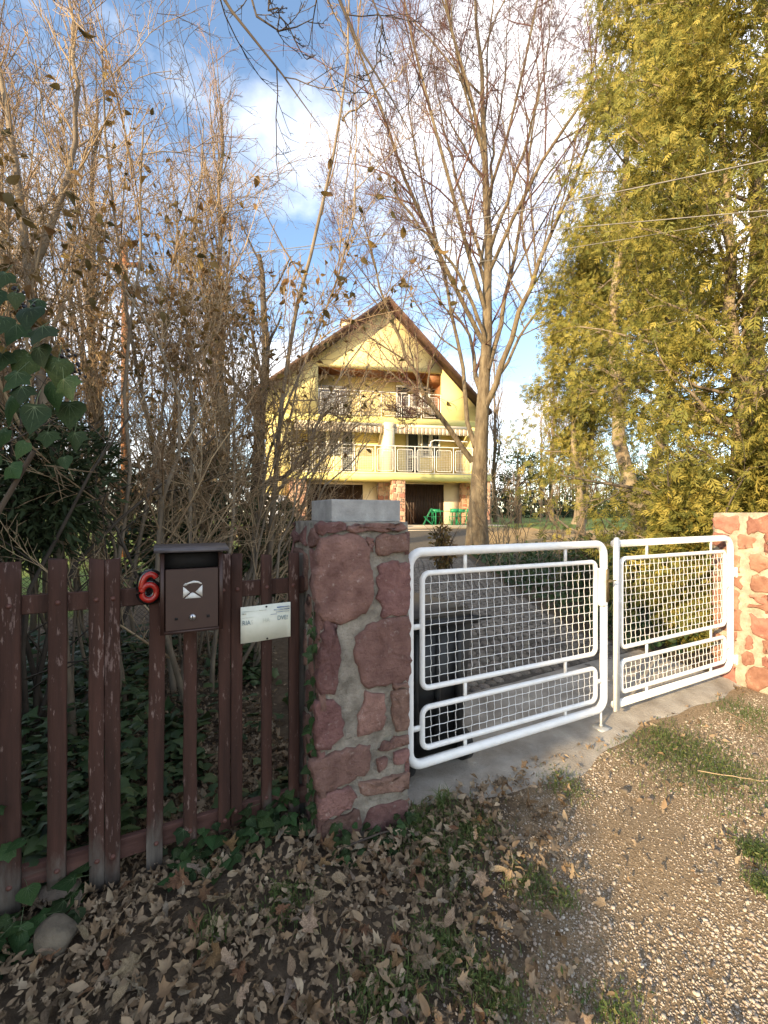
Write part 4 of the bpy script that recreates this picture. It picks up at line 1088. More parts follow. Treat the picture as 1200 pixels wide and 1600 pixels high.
tree_obj('bare_tree', loc, 'big bare deciduous tree with a forked grey-brown trunk between the drive and the thuja', 'tree', [(LP, LR, 10)], [('branches', cg, MT['bark']), ('crown', tw, MT['twig'])], MT['bark'])

# generic bare tree mesh for the background, copied
def bare_tree_parts(seed, h, spread, nl=9, fastig=.5, n3=7, n4=5, tw_r=.0045):
    rg_ = np.random.default_rng(seed)
    tr_ = limb([(0, 0, -.2), (.1, 0, h * .3), (-.05, .1, h * .6), (.05, 0, h)], h * .014, h * .002, 12, rg_, .03)
    P, Rr = tr_[0][None], tr_[1][None]
    a2 = grow(P, Rr, nl * 3, .18, .97, spread, (.35, .8), 7, fastig, .08, .5, .25, .012, .55, rg_)
    a3 = grow(*a2, n3, .12, 1, .40, (.4, .9), 5, fastig * .5, .12, .5, .4, tw_r * 1.3, .3, rg_)
    a4 = grow(*a3, n4, .12, 1, .45, (.4, 1.0), 4, fastig * .3, .15, .6, .5, tw_r, .3, rg_)
    a5 = grow(*a4, 2, .3, 1, .55, (.4, 1.0), 2, fastig * .2, .15, .7, .5, tw_r * .8, .3, rg_)
    t_ = Geo().tubes(P, Rr, 8).tubes(a2[0], a2[1], 5)
    c_ = Geo().tubes(a3[0], a3[1], 3).tubes(a4[0], a4[1], 3).tubes(a5[0], a5[1], 3)
    return t_, c_
def far_tree(src, x, y, s, rz, label, sz=None):
    c = copy_tree(src); c.location = (x, y, float(gz(x, y))); c.scale = (s, s, sz or s); c.rotation_euler = (0, 0, rz); c['label'] = label; return c
def proto(seed, label, x, y, mats, rz=0, **kw):
    t_, c_ = bare_tree_parts(seed, **kw)
    t = thing('bare_tree', (x, y, float(gz(x, y))), label, 'tree', rz, 'bare trees round the house')
    t_.build('trunk', MT[mats[0]], t, True); c_.build('crown', MT[mats[1]], t, True); return t
tA = proto(101, 'tall slender pinkish bare tree rising behind the thicket, tallest beside the white cloud', -3.75, 9.9, ('bark', 'pink_twig'), h=10.6, spread=.36, nl=9, fastig=.75, n3=7, n4=5)
tB = proto(102, 'spreading bare tree with pale twigs standing behind the house roof', -4.0, 38, ('bark', 'pink_twig'), h=13, spread=.5, nl=8, fastig=.3, n3=7, n4=4, tw_r=.011)
far_tree(tA, -5.3, 8.0, .85, 1.3, 'slender bare tree behind the thicket, second from the ivy side')
far_tree(tA, -6.6, 7.4, .9, 2.6, 'slender bare tree above the ivy at the picture edge')
far_tree(tA, -6.5, 38, 1.2, 4.0, 'slim bare tree behind the roof on the thicket side of the house')
far_tree(tA, -12.5, 32, 1.15, 0.7, 'bare tree behind the stairs side of the house')
far_tree(tB, 8.5, 44, 1.0, 1.0, 'bare tree far behind the lawn, just past the house wall')
far_tree(tB, 14.5, 40, .8, 2.0, 'bare tree at the far end of the lawn near the pale slim trunk')
far_tree(tB, 20, 46, 1.0, 3.0, 'bare tree far back between the thuja trunks')
far_tree(tB, 26, 40, .9, 4.1, 'bare tree in the distance behind the big thuja')
far_tree(tB, 12.5, 27, .55, 5.0, 'smaller bare tree on the lawn behind the big forked tree')
far_tree(tB, -14, 34, 1.1, 2.2, 'bare spreading tree in the distance beyond the chain-link fence')
far_tree(tA, 7.4, 29, 1.1, 2.0, 'bare reddish tree rising behind the forked trunk')
far_tree(tA, 11.6, 30.0, 1.2, 3.4, 'bare tall tree showing through the thinner thuja')

# distant wood
g = Geo(); rgw = np.random.default_rng(77)
for cx, cy, n, wdt in ((16, 55, 170, 26), (-22, 48, 120, 22)):
    x = cx + (rgw.random(n) - .5) * wdt * 2; y = cy + rgw.random(n) * 10; z = gz(x, y); h = 4 + 4.5 * rgw.random(n)
    P = np.stack([np.stack([x, y, z - .2], 1), np.stack([x + rgw.normal(size=n) * .3, y, z + h * .5], 1), np.stack([x + rgw.normal(size=n) * .8, y, z + h], 1)], 1)
    Rr = np.tile(np.array([.11, .07, .02]), (n, 1)); g.tubes(P, Rr, 4)
    q = grow(P, Rr, 12, .15, 1, .4, (.4, .9), 4, .25, .12, .5, .5, .02, .3, rgw); g.tubes(*q, 3)
    q2 = grow(*q, 3, .2, 1, .5, (.4, 1), 2, .1, .15, .6, .5, .018, .3, rgw); g.tubes(*q2, 3)
MT['far_bark'] = M('far_bark', (.11, .085, .065), (.19, .15, .115), .5, .9)
tag(g.build('distant_wood', MT['far_bark']), 'brown leafless wood closing the far side of the garden', 'wood', kind='stuff')
g = Geo(); n = 4200
x = rgw.uniform(3, 34, n); y = rgw.uniform(41, 50, n); z = gz(x, y) + rgw.random(n) ** 1.3 * (1.5 + 1.3 * np.sin(x * .9) ** 2)
scatter(g, *LANCE, np.stack([x, y, z], 1), rgw.normal(size=(n, 3)) + [0, -.3, .3], .5 + .4 * rgw.random(n), rng=rgw)
tag(g.build('evergreen_thicket', MT['conifer']), 'dark evergreen thicket at the far edge of the lawn', 'thicket', kind='stuff')

# small lawn trees
lt = thing('lawn_tree', (11.35, 25.5, float(gz(11.35, 25.5))), 'small lawn tree with a pale lit crooked trunk', 'tree')
P, Rr = limb([(-.1, 0, -.1), (.0, 0, .5), (.02, 0, 1.2), (.2, 0, 2.0), (.0, .2, 3.2), (.3, 0, 5.0)], .25, .05, 12, rgw, .02); Rr[0] = .36
Geo().tubes(P, Rr, 8).build('trunk', MT['thuja_bark'], lt, True)
q = grow(P[None], Rr[None], 16, .42, 1, .45, (.7, 1.2), 6, .1, .12, .5, .3, .02, .3, rgw); q2 = grow(*q, 7, .2, 1, .45, (.5, 1.1), 4, 0, .2, .5, .4, .012, .3, rgw); q3 = grow(*q2, 5, .2, 1, .5, (.5, 1.1), 3, 0, .2, .6, .5, .008, .3, rgw)
Geo().tubes(*q, 4).tubes(*q2, 3).tubes(*q3, 3).build('crown', MT['pink_twig'], lt)
for lx, ly, lab, hh in ((17.8, 30, 'dark low branching conifer at the back of the lawn beside the thuja trunk', 3.0), (8.3, 27, 'dark-trunked tree behind the drive shrubs', 4.2)):
    t = thing('dark_conifer', (lx, ly, float(gz(lx, ly))), lab, 'tree')
    P, Rr = limb([(0, 0, -.1), (.05, 0, hh * .5), (0, 0, hh)], .25, .05, 8, rgw, .03)
    Geo().tubes(P, Rr, 8).build('trunk', MT['dark_twig'], t, True)
    q = grow(P[None], Rr[None], 26, .25, 1, .55, (1.0, 1.5), 6, .0, .1, .4, .3, .015, .5, rgw)
    q2 = grow(*q, 6, .2, 1, .4, (.5, 1.0), 3, 0, .15, .5, .4, .008, .3, rgw)
    gg = Geo(); pp = q2[0][:, 1:].reshape(-1, 3); dd = np.repeat(q2[0][:, -1] - q2[0][:, 0], 2, 0)
    pp = np.repeat(pp, 5, 0) + rgw.normal(size=(len(pp) * 5, 3)) * .12; dd = np.repeat(dd, 5, 0) + rgw.normal(size=(len(pp), 3)) * .3
    scatter(gg, *LANCE, pp, dd, .22 + .15 * rgw.random(len(pp)), rng=rgw)
    gg.build('foliage', MT['conifer'], t); Geo().tubes(*q, 4).build('branches', MT['dark_twig'], t)

# ------------------------------------------------------------------ thujas
def spray_template(seed):
    rg_ = np.random.default_rng(seed); V = []; Fq = []
    def blade(p, a, L, w):
        b_ = len(V); d = np.array([math.sin(a), math.cos(a)]); nn = np.array([d[1], -d[0]])
        for q_, zz in ((np.array(p), 0), (np.array(p) + d * L * .5 + nn * w, .03), (np.array(p) + d * L, -.10 * L), (np.array(p) + d * L * .5 - nn * w, .03)):
            V.append((q_[0], q_[1], zz + rg_.normal() * .02 - .12 * q_[1] ** 2))
        Fq.append([b_, b_ + 1, b_ + 2, b_ + 3])
    blade((0, 0), 0, 1.0, .034)
    for k in range(3):
        y = .10 + k * .25
        for s_ in (-1, 1):
            a = s_ * (.65 + rg_.normal() * .15); L = (.52 - .09 * k) * (.75 + .5 * rg_.random())
            blade((0, y), a, L, .058)
    return np.array(V), np.array(Fq)
SP = [spray_template(i) for i in range(3)]
def thuja(name, loc, label, trunk_paths, h0, h1, rad, nb, ns, mat='thuja', seed=1, group=None, size=(.09, .21), wig=.14, droopk=.75, inner=0, bareb=1.0):
    rg_ = np.random.default_rng(seed); loc = np.asarray(loc, float)
    t = thing(name, loc, label, 'tree', 0, group)
    tg = Geo(); Ps = []; Rs = []
    for pts, r0, r1 in trunk_paths:
        P, Rr = limb(pts, r0, r1, 14, rg_, .03); tg.tubes(P[None], Rr[None], 9); Ps.append(P); Rs.append(Rr)
    tg.build('trunk', MT['thuja_bark'], t, True)
    P = np.stack(Ps); Rr = np.stack(Rs)
    # limbs leave the trunk sideways then sweep up
    n = nb // len(Ps)
    z = P[:, :, 2]
    L1 = grow(P, Rr, n, h0, 1.0, rad / np.mean(np.linalg.norm(np.diff(P, axis=1), axis=2).sum(1)) * 1.15, (.9, 1.45), 7, .08, wig, .32, .2, .006, .55, rg_)
    L2 = grow(*L1, 7, .15, 1, .36, (.4, 1.0), 4, .0, .16, .5, .4, .004, .3, rg_, droop=.08)
    Geo().tubes(*L1, 5).tubes(*L2, 3).build('branches', MT['shrub_bark'], t, True)
    src = np.concatenate([L2[0][:, 1:].reshape(-1, 3), L1[0][:, 1:].reshape(-1, 3)])
    fg = Geo()
    ii = rg_.integers(0, len(src), ns)
    clump = rg_.random(len(src))
    pos = src[ii] + rg_.normal(size=(ns, 3)) * .15
    out = pos * [1, 1, 0]; out = nrm(out - P[0, 5] * [1, 1, 0] + 1e-6)
    d = out * .55 + rg_.normal(size=(ns, 3)) * .5 + [0, 0, -droopk]
    sz = size[0] + (size[1] - size[0]) * rg_.random(ns)
    tint = np.clip(clump[ii] * .6 + rg_.random(ns) * .5, 0, 1)
    flat_n = out + rg_.normal(size=(ns, 3)) * .6
    for k in range(3):
        m_ = np.arange(ns) % 3 == k
        scatter(fg, *SP[k], pos[m_], d[m_], sz[m_], tint=tint[m_], rng=rg_, flat=np.cross(d[m_], flat_n[m_]))
    fg.build('foliage', MT[mat], t)
    return t
Yb = 8.6
lB = np.array([*at(1003, 0, Yb)[:2], 0]); lB[2] = gz(lB[0], lB[1])
rel = lambda x, y, Y: at(x, y, Y) - lB
thuja('thuja', lB, 'golden-green thuja with a bare forked trunk showing above the gate', [
    ([(0, 0, -.1), rel(1000, 800, Yb), rel(978, 720, Yb), rel(955, 640, Yb + .2), rel(960, 450, Yb + .5), rel(985, 200, Yb + .6), rel(1000, -40, Yb + .6)], .17, .02),
    ([rel(1003, 800, Yb), rel(1040, 720, Yb - .1), rel(1050, 600, Yb - .2), rel(1045, 400, Yb - .2), rel(1060, 150, Yb), rel(1070, -80, Yb)], .12, .02)],
    .30, 1, 1.45, 115, 20000, seed=3)
lA = np.array([*at(1188, 0, 6.0)[:2], 0]); lA[2] = gz(lA[0], lA[1])
thA = thuja('thuja', lA, 'largest golden-green thuja filling the picture edge behind the sunlit pillar', [
    ([(0, 0, -.1), (.1, .1, 2), (0, .2, 5), (.1, 0, 8), (0, 0, 11.5)], .2, .02), ([(-.2, -.2, -.1), (-.5, -.3, 2), (-.6, -.2, 4.5), (-.5, 0, 8)], .14, .02), ([(.1, -.4, -.1), (-.1, -.9, .9), (-.25, -1.25, 1.9), (-.2, -1.2, 3.2)], .07, .015)],
    .015, 1, 1.6, 190, 39000, seed=4)
lC = np.array([*at(895, 0, 11.2)[:2], 0]); lC[2] = gz(lC[0], lC[1])
thuja('thuja', lC, 'thinner airy green thuja hanging between the forked tree and the golden thuja', [
    ([(.25, 0, -.1), (.2, 0, 1.5), (0, 0, 3.2), (.05, 0, 6), (0, 0, 7.6)], .13, .02), ([(.25, .3, -.1), (.5, .3, 2), (.7, .2, 5), (.8, .2, 8.5)], .10, .02)],
    .28, 1, 1.5, 95, 16000, seed=6)

# conifers on the street side behind the camera: they throw the shade over fence and drive
MT['conifer2'] = MT['conifer']
sh = thuja('street_conifer', (-4.25, -.10, 0), 'dense dark conifer on the street side', [([(0, 0, -.1), (0, 0, 2), (0, 0, 4.3)], .2, .03)], .05, 1, 1.45, 105, 9500, mat='conifer', seed=9, size=(.28, .50))
sh['group'] = 'conifers along the street'
for x, y, s, rz, sz in ((-6.4, 2.0, 1.05, 2.0, 1.0), (-5.2, -2.6, 1.1, 4.0, 1.05), (-9.3, 4.2, 1.2, 1.0, 1.0), (-7.8, -.8, 1.1, 3.0, 1.0)):
    c = copy_tree(sh); c.location = (x, y, 0); c.scale = (s, s, sz); c.rotation_euler = (0, 0, rz)
#MARK2
# ------------------------------------------------------------------ thicket behind the fence
rgs = np.random.default_rng(15)
def shrub(name, label, bases, tips, rr, seed, n2=11, n3=7, n4=5, n5=2, bark='shrub_bark', twig='shrub_twig', cat='shrub', rmin=.0022, K=10, ang=(.3, .8), up=.22):
    rg_ = np.random.default_rng(seed)
    loc = np.mean([b for b in bases], 0); loc = np.array([loc[0], loc[1], float(gz(loc[0], loc[1]))])
    t = thing(name, loc, label, cat)
    Ps, Rs = [], []
    for b, e, r in zip(bases, tips, rr):
        b = np.array(b, float); e = np.array(e, float)
        m1 = b + (e - b) * .35 + [0, 0, .3] + rg_.normal(size=3) * .12; m2 = b + (e - b) * .7 + [0, 0, .25] + rg_.normal(size=3) * .15
        P, Rr = limb([b, m1, m2, e], r, .006, K, rg_, .03); Ps.append(P); Rs.append(Rr)
    P, Rr = np.stack(Ps), np.stack(Rs)
    Geo().tubes(P - loc, Rr, 7).build('stems', MT[bark], t, True)
    c2 = grow(P, Rr, n2, .18, 1.0, .42, ang, 6, up, .1, .5, .35, rmin * 2, .45, rg_)
    c3 = grow(*c2, n3, .12, 1, .42, (.35, .9), 4, up * .6, .14, .55, .45, rmin * 1.4, .3, rg_)
    c4 = grow(*c3, n4, .15, 1, .48, (.4, 1.0), 3, up * .4, .16, .65, .5, rmin, .3, rg_)
    gt = Geo().tubes(c2[0] - loc, c2[1], 4).tubes(c3[0] - loc, c3[1], 3).tubes(c4[0] - loc, c4[1], 3)
    if n5:
        c5 = grow(*c4, n5, .2, 1, .5, (.4, 1.0), 2, up * .3, .18, .7, .5, rmin * .85, .3, rg_); gt.tubes(c5[0] - loc, c5[1], 3)
    gt.build('twigs', MT[twig], t)['kind'] = 'stuff'
    return t, P, c2, c3, c4
def ground_pt(x, y): return (x, y, float(gz(x, y)) - .05)
B, T, Q = [], [], []
for k in range(21):
    x = rgs.uniform(-2.9, -1.30); y = rgs.uniform(3.2, 4.8); B.append(ground_pt(x, y))
    f = (x + 2.0) / .9
    T.append((x + f * 1.0 + rgs.normal() * .4, y + rgs.normal() * .5, rgs.uniform(3.0, 5.3) - .25 * abs(f))); Q.append(rgs.uniform(.010, .030))
t1, P1, a2, a3, a4 = shrub('thicket_shrub', 'dense many-stemmed leafless thicket with a few withered leaves right behind the picket fence', B, T, Q, 16, 14, 8, 5, 2, ang=(.35, 1.2), up=.10)
# withered leaves still hanging in it
src = a4[0].reshape(-1, 3); src = src[(src[:, 2] > 2.1) & (src[:, 2] < 4.9)]
w = np.exp(-((src[:, 2] - 3.4) / .9) ** 2); ii = rgs.choice(len(src), 2600, p=w / w.sum())
g = Geo(); scatter(g, *OVAL, src[ii] - np.array(t1.location), rgs.normal(size=(len(ii), 3)) + [0, 0, -.5], .035 + .05 * rgs.random(len(ii)), rng=rgs)
g.build('withered_leaves', MT['brown_leaf'], t1)
# arching stems that lean over in front of the house
B, T, Q = [], [], []
for k in range(8):
    x = rgs.uniform(-1.8, -1.3); y = rgs.uniform(3.6, 5.2); B.append(ground_pt(x, y))
    T.append((x + rgs.uniform(.5, 1.45), y + rgs.uniform(-.3, .8), rgs.uniform(2.2, 3.6))); Q.append(rgs.uniform(.012, .022))
shrub('arching_shrub', 'arching leafless shrub whose thin shoots reach across the yellow house front', B, T, Q, 17, 9, 5, 4, 1, ang=(.3, .75), up=.12)
# taller background shrub, dark bark
B, T, Q = [], [], []
for k in range(9):
    x = rgs.uniform(-4.6, -2.7); y = rgs.uniform(4.2, 5.6); B.append(ground_pt(x, y))
    T.append((x + rgs.normal() * .45, y + rgs.normal() * .4, rgs.uniform(4.6, 6.9))); Q.append(rgs.uniform(.02, .045))
t2, P2, d2_, d3_, d4_ = shrub('tall_shrub', 'tall upright bare shrub with dark shoots against the sky above the ivy', B, T, Q, 18, 11, 6, 4, 2, up=.4, ang=(.25, .6), twig='dark_twig')
# two nearer stems at the picture edge and one long sapling
rgx = np.random.default_rng(31)
def stem_tree(name, label, paths, seed, n2=9, n3=6, n4=3, bark='shrub_bark', twig='shrub_twig', K=14, rmin=.002, L=.3):
    rg_ = np.random.default_rng(seed)
    ls = [limb(p, r0, r1, K, rg_, .012) for p, r0, r1 in paths]
    P = np.stack([l[0] for l in ls]); Rr = np.stack([l[1] for l in ls])
    loc = P[0, 0].copy(); t = thing(name, loc, label, 'tree')
    Geo().tubes(P - loc, Rr, 8).build('trunk', MT[bark], t, True)
    e2 = grow(P, Rr, n2, .25, 1, L, (.4, .9), 6, .25, .1, .5, .35, rmin * 2, .4, rg_)
    e3 = grow(*e2, n3, .15, 1, .42, (.4, .9), 4, .15, .14, .55, .45, rmin * 1.3, .3, rg_)
    e4 = grow(*e3, n4, .2, 1, .5, (.4, 1), 3, .1, .16, .65, .5, rmin, .3, rg_)
    Geo().tubes(e2[0] - loc, e2[1], 4).tubes(e3[0] - loc, e3[1], 3).tubes(e4[0] - loc, e4[1], 3).build('twigs', MT[twig], t)['kind'] = 'stuff'; return t
b0 = at(20, 0, 3.0)[:2]
stem_tree('bare_tree', 'bare tree with a twisting grey stem rising at the picture edge above the ivy', [
    ([(b0[0] + .4, 3.0, -.05), at(85, 760, 3.0), at(60, 560, 3.0), at(45, 430, 3.0), at(22, 260, 3.0), at(4, 150, 3.0), at(-25, -20, 3.0)], .045, .014),
    ([at(45, 430, 3.0), at(85, 350, 3.0), at(115, 250, 3.1), at(120, 120, 3.1), at(108, -30, 3.2)], .025, .009)], 33, 12, 6, 4)
stem_tree('sapling', 'long slender sapling reaching up past the white cloud in front of the house', [
    ([at(420, 905, 4.4), at(432, 700, 4.4), at(458, 500, 4.3), at(500, 345, 4.2), at(528, 215, 4.15), at(542, 110, 4.1), at(548, -60, 4.1)], .032, .007),
    ([at(534, 190, 4.15), at(570, 160, 4.1), at(612, 130, 4.05), at(640, 100, 4.0)], .009, .003), ([at(542, 60, 4.1), at(520, 20, 4.1), at(500, -30, 4.1)], .008, .003)], 34, 9, 4, 2, L=.14)
stem_tree('crooked_tree', 'dark crooked tree with a bent bare branch in front of the house stairs', [
    ([at(395, 880, 6.0), at(405, 770, 6.0), at(400, 680, 6.0), at(420, 560, 6.1), at(405, 400, 6.2)], .12, .03),
    ([at(402, 765, 6.0), at(440, 748, 5.9), at(478, 722, 5.8), at(489, 690, 5.8), at(500, 655, 5.75), at(512, 640, 5.7), at(540, 660, 5.7)], .045, .012)], 35, 8, 5, 3, bark='dark_twig', twig='dark_twig')
# branches of a street tree reaching over the camera
stem_tree('overhanging_tree', 'dark bare branches of a street tree hanging in from the top of the picture', [
    ([(-3.3, -1.7, -.1), (-3.1, -1.4, 2.2), (-2.6, -.8, 4.0), (-1.6, .3, 5.3), (-.9, 1.5, 5.5), (-.3, 2.4, 5.0)], .14, .006),
    ([(-2.6, -.8, 4.0), (-1.9, .6, 5.0), at(310, -70, 2.4), at(345, 15, 2.4), at(410, 75, 2.45), at(440, 105, 2.5), at(465, 145, 2.5), at(500, 200, 2.5)], .05, .002),
    ([(-1.6, .3, 5.3), (-.9, 1.4, 5.2), at(510, -60, 2.5), at(530, 10, 2.5), at(562, 75, 2.55), at(590, 130, 2.6), at(650, 225, 2.6)], .04, .002),
    ([(-.9, 1.5, 5.4), at(370, -70, 2.6), at(400, 30, 2.6), at(415, 52, 2.6), at(455, 58, 2.65), at(490, 30, 2.7)], .024, .002),
    ([at(400, -60, 2.5), at(425, 10, 2.5), at(455, 50, 2.55), at(480, 95, 2.6)], .009, .002), ([at(560, -70, 2.4), at(600, 40, 2.4), at(590, 110, 2.45), at(545, 165, 2.5)], .007, .002),
    ([(-3.1, -1.4, 2.6), (-3.2, -.6, 4.2), (-2.8, .6, 5.6), at(150, -160, 2.3)], .08, .006)], 36, 10, 5, 2, bark='dark_twig', twig='dark_twig', L=.16, rmin=.0018)
# dark evergreens between the stems
def leafy(name, label, cx, cy, z0, z1, rx, ry, n, tmpl, size, mat, seed, cat='shrub', stems=6):
    rg_ = np.random.default_rng(seed); loc = np.array([cx, cy, float(gz(cx, cy))])
    t = thing(name, loc, label, cat)
    bs = [(rg_.normal() * .1, rg_.normal() * .1, -.05) for _ in range(stems)]
    P = np.stack([limb([b, (rg_.normal() * rx * .4, rg_.normal() * ry * .4, z1 * .5), (rg_.normal() * rx * .6, rg_.normal() * ry * .6, z1 * .95)], .02, .006, 7, rg_)[0] for b in bs])
    Rr = np.tile(np.linspace(.02, .006, 7), (stems, 1)); q = grow(P, Rr, 7, .15, 1, .4, (.5, 1.2), 4, .05, .15, .5, .4, .004, .3, rg_)
    Geo().tubes(P, Rr, 5).tubes(*q, 3).build('stems', MT['dark_twig'], t)
    u = nrm(rg_.normal(size=(n, 3))) * (rg_.random(n) ** .45)[:, None]
    nz_ = .75 + .25 * np.sin(u[:, 0] * 6 + 1) * np.cos(u[:, 2] * 5 + seed)
    pos = np.stack([u[:, 0] * rx * nz_, u[:, 1] * ry * nz_, (z0 + z1) / 2 + u[:, 2] * (z1 - z0) / 2], 1)
    g_ = Geo(); scatter(g_, *tmpl, pos, u + rg_.normal(size=(n, 3)) * .6 + [0, 0, -.3], size[0] + (size[1] - size[0]) * rg_.random(n), rng=rg_)
    g_.build('foliage', MT[mat], t); return t
leafy('evergreen_shrub', 'dark fine-leaved evergreen below the large ivy leaves', -2.35, 2.95, 1.25, 2.35, .62, .45, 5200, LANCE, (.05, .11), 'conifer', 51)
leafy('ivy_shade_mass', 'dense unseen ivy mass added outside the end of the picket fence to shade it', -2.3, 1.1, .1, 3.1, .75, .8, 4200, IVYB, (.07, .12), 'ivy_mass', 50)  # out-of-view ivy, added to keep sky light off the fence end
leafy('laurel_shrub', 'dark broad-leaved evergreen in the deep shade between the thicket stems', -2.6, 5.6, .25, 2.5, 1.3, .7, 3000, OVAL, (.08, .14), 'ivy_mass', 52)
leafy('laurel_shrub', 'dark evergreen bush in shade just behind the mailbox', -1.5, 5.9, .2, 1.7, .7, .5, 1300, OVAL, (.08, .13), 'ivy_mass', 53)
leafy('young_thuja', 'young bushy golden thuja right behind the sunlit gate pillar', 3.62, 5.15, -.1, 2.15, .50, .42, 5200, SP[0], (.09, .20), 'thuja', 57)
leafy('young_thuja', 'taller bushy golden thuja between pillar and picture edge', 4.75, 5.2, -.1, 2.9, .55, .5, 6000, SP[1], (.09, .21), 'thuja', 58)
leafy('rose_bush', 'small dark rose bush beyond the gate by the drive edge', 1.25, 9.3, .05, 1.05, .33, .3, 420, OVAL, (.07, .12), 'brown_leaf', 54)
leafy('boxwood_bush', 'low dark evergreen bush behind the narrower gate leaf', 4.0, 6.6, .0, 1.05, .8, .7, 2600, SMALL, (.06, .12), 'ivy_mass', 55)
leafy('boxwood_bush', 'low dark evergreen bush at the foot of the bare thuja trunk', 4.0, 8.0, .0, 1.0, 1.0, .6, 2200, SMALL, (.06, .12), 'ivy_mass', 56)
# leggy weeds by the tree
B, T, Q = [], [], []
for k in range(16):
    x = rgs.uniform(1.7, 3.9); y = rgs.uniform(7.6, 10); B.append(ground_pt(x, y)); T.append((x + rgs.normal() * .3, y, rgs.uniform(1.5, 2.6))); Q.append(.008)
shrub('leggy_shrub', 'thin leggy bare shoots growing at the foot of the big forked tree', B, T, Q, 19, 6, 4, 2, 0, rmin=.003, up=.2)

# undergrowth beside the drive behind the gate, ivy carpet behind the fence
g = Geo(); n = 6500
x = rgs.uniform(2.2, 7.5, n); y = rgs.uniform(4.3, 12.5, n); ok = (x > drive_edges(y)[1] + .05) & (to_sm(x, y)[1] > .75)
x, y = x[ok], y[ok]; z = gz(x, y) + rgs.random(len(x)) ** 2 * .28
scatter(g, *OVAL, np.stack([x, y, z], 1), rgs.normal(size=(len(x), 3)) + [0, 0, .3], .06 + .08 * rgs.random(len(x)), rng=rgs)
tag(g.build('undergrowth', MT['ivy_mass']), 'dark low undergrowth along the drive behind the gate', 'undergrowth', kind='stuff')
g = Geo(); n = 5200
s = rgs.uniform(-2.2, .3, n); m = .28 + rgs.random(n) ** 1.2 * 3.6
keep = rgs.random(n) < .10 + .80 * ((np.sin(s * 3.1 + 1.0) * np.cos(m * 2.3) > .25) | (s < -.75))
s, m = s[keep], m[keep]; p = np.array([F(a, b) for a, b in zip(s, m)]); z = gz(p[:, 0], p[:, 1]) + .02 + rgs.random(len(s)) ** 1.5 * (.10 + .22 * (s < -.7))
scatter(g, *IVY, np.column_stack([p[:, :2], z]), rgs.normal(size=(len(s), 3)) * [1, 1, .3] + [0, -.4, -.1], .06 + .05 * rgs.random(len(s)), rng=rgs, flat=np.tile([0, .3, 1.0], (len(s), 1)) + rgs.normal(size=(len(s), 3)) * .3)
tag(g.build('ivy_carpet', MT['ivy_mass']), 'dark ivy carpet on the ground behind the picket fence', 'ivy', kind='stuff')

# ------------------------------------------------------------------ ivy plants with separate leaves
def leaf_mesh(tmpl, curl, seed, veins=True):
    V, Fa = tmpl; V = V.copy(); rg_ = np.random.default_rng(seed)
    V[:, 2] += curl * (V[:, 1] - .3) ** 2 + rg_.normal(size=len(V)) * .015
    g_ = Geo(); g_.add(V, Fa, 0)
    if veins:
        for tgt in ((0, .95), (.34, .36), (-.34, .36), (.36, .05), (-.36, .05), (.2, .6), (-.2, .6)):
            base = np.array([0, .08]); d = np.array(tgt) - base; nn = np.array([d[1], -d[0]]); nn = nn / np.linalg.norm(nn) * .009
            def zz(q):
                k = np.argsort(((V[:, :2] - q) ** 2).sum(1))[:3]; w_ = 1 / (((V[k, :2] - q) ** 2).sum(1) + .002); return (V[k, 2] * w_).sum() / w_.sum() + .018
            pts = [base - nn, base + nn, base + d * .5 + nn * .7, base + d * .5 - nn * .7, base + d * .92]
            g_.add([(q[0], q[1], zz(q)) for q in pts], [np.array([[0, 1, 2, 3]]), np.array([[3, 2, 4]])], 1)
    st_ = np.array([(0, 0.08, V[0, 2]), (0, -.25, -.05), (.03, -.55, -.16)]); g_.tubes(st_[None], np.array([[.012, .012, .012]]), 3, mi=1)
    me = g_.mesh('leaf', [MT['ivy'], MT['vein']], True); return me
IVM = [leaf_mesh(IVY, -.15, 1), leaf_mesh(IVY, .2, 2), leaf_mesh(IVYB, -.2, 3), leaf_mesh(IVYB, .1, 4)]
def leaf_at(parent, me, p, d, nrm_, size):
    d = Vector(d).normalized(); n_ = Vector(nrm_); x = d.cross(n_); x.normalize(); z = x.cross(d)
    o = bpy.data.objects.new('leaf', me); COL.objects.link(o); o.parent = parent
    m4 = Matrix((x, d, z)).transposed().to_4x4(); m4 = Matrix.Translation(Vector(p)) @ m4 @ Matrix.Scale(size, 4); o.matrix_local = m4
    return o
rgi = np.random.default_rng(61)
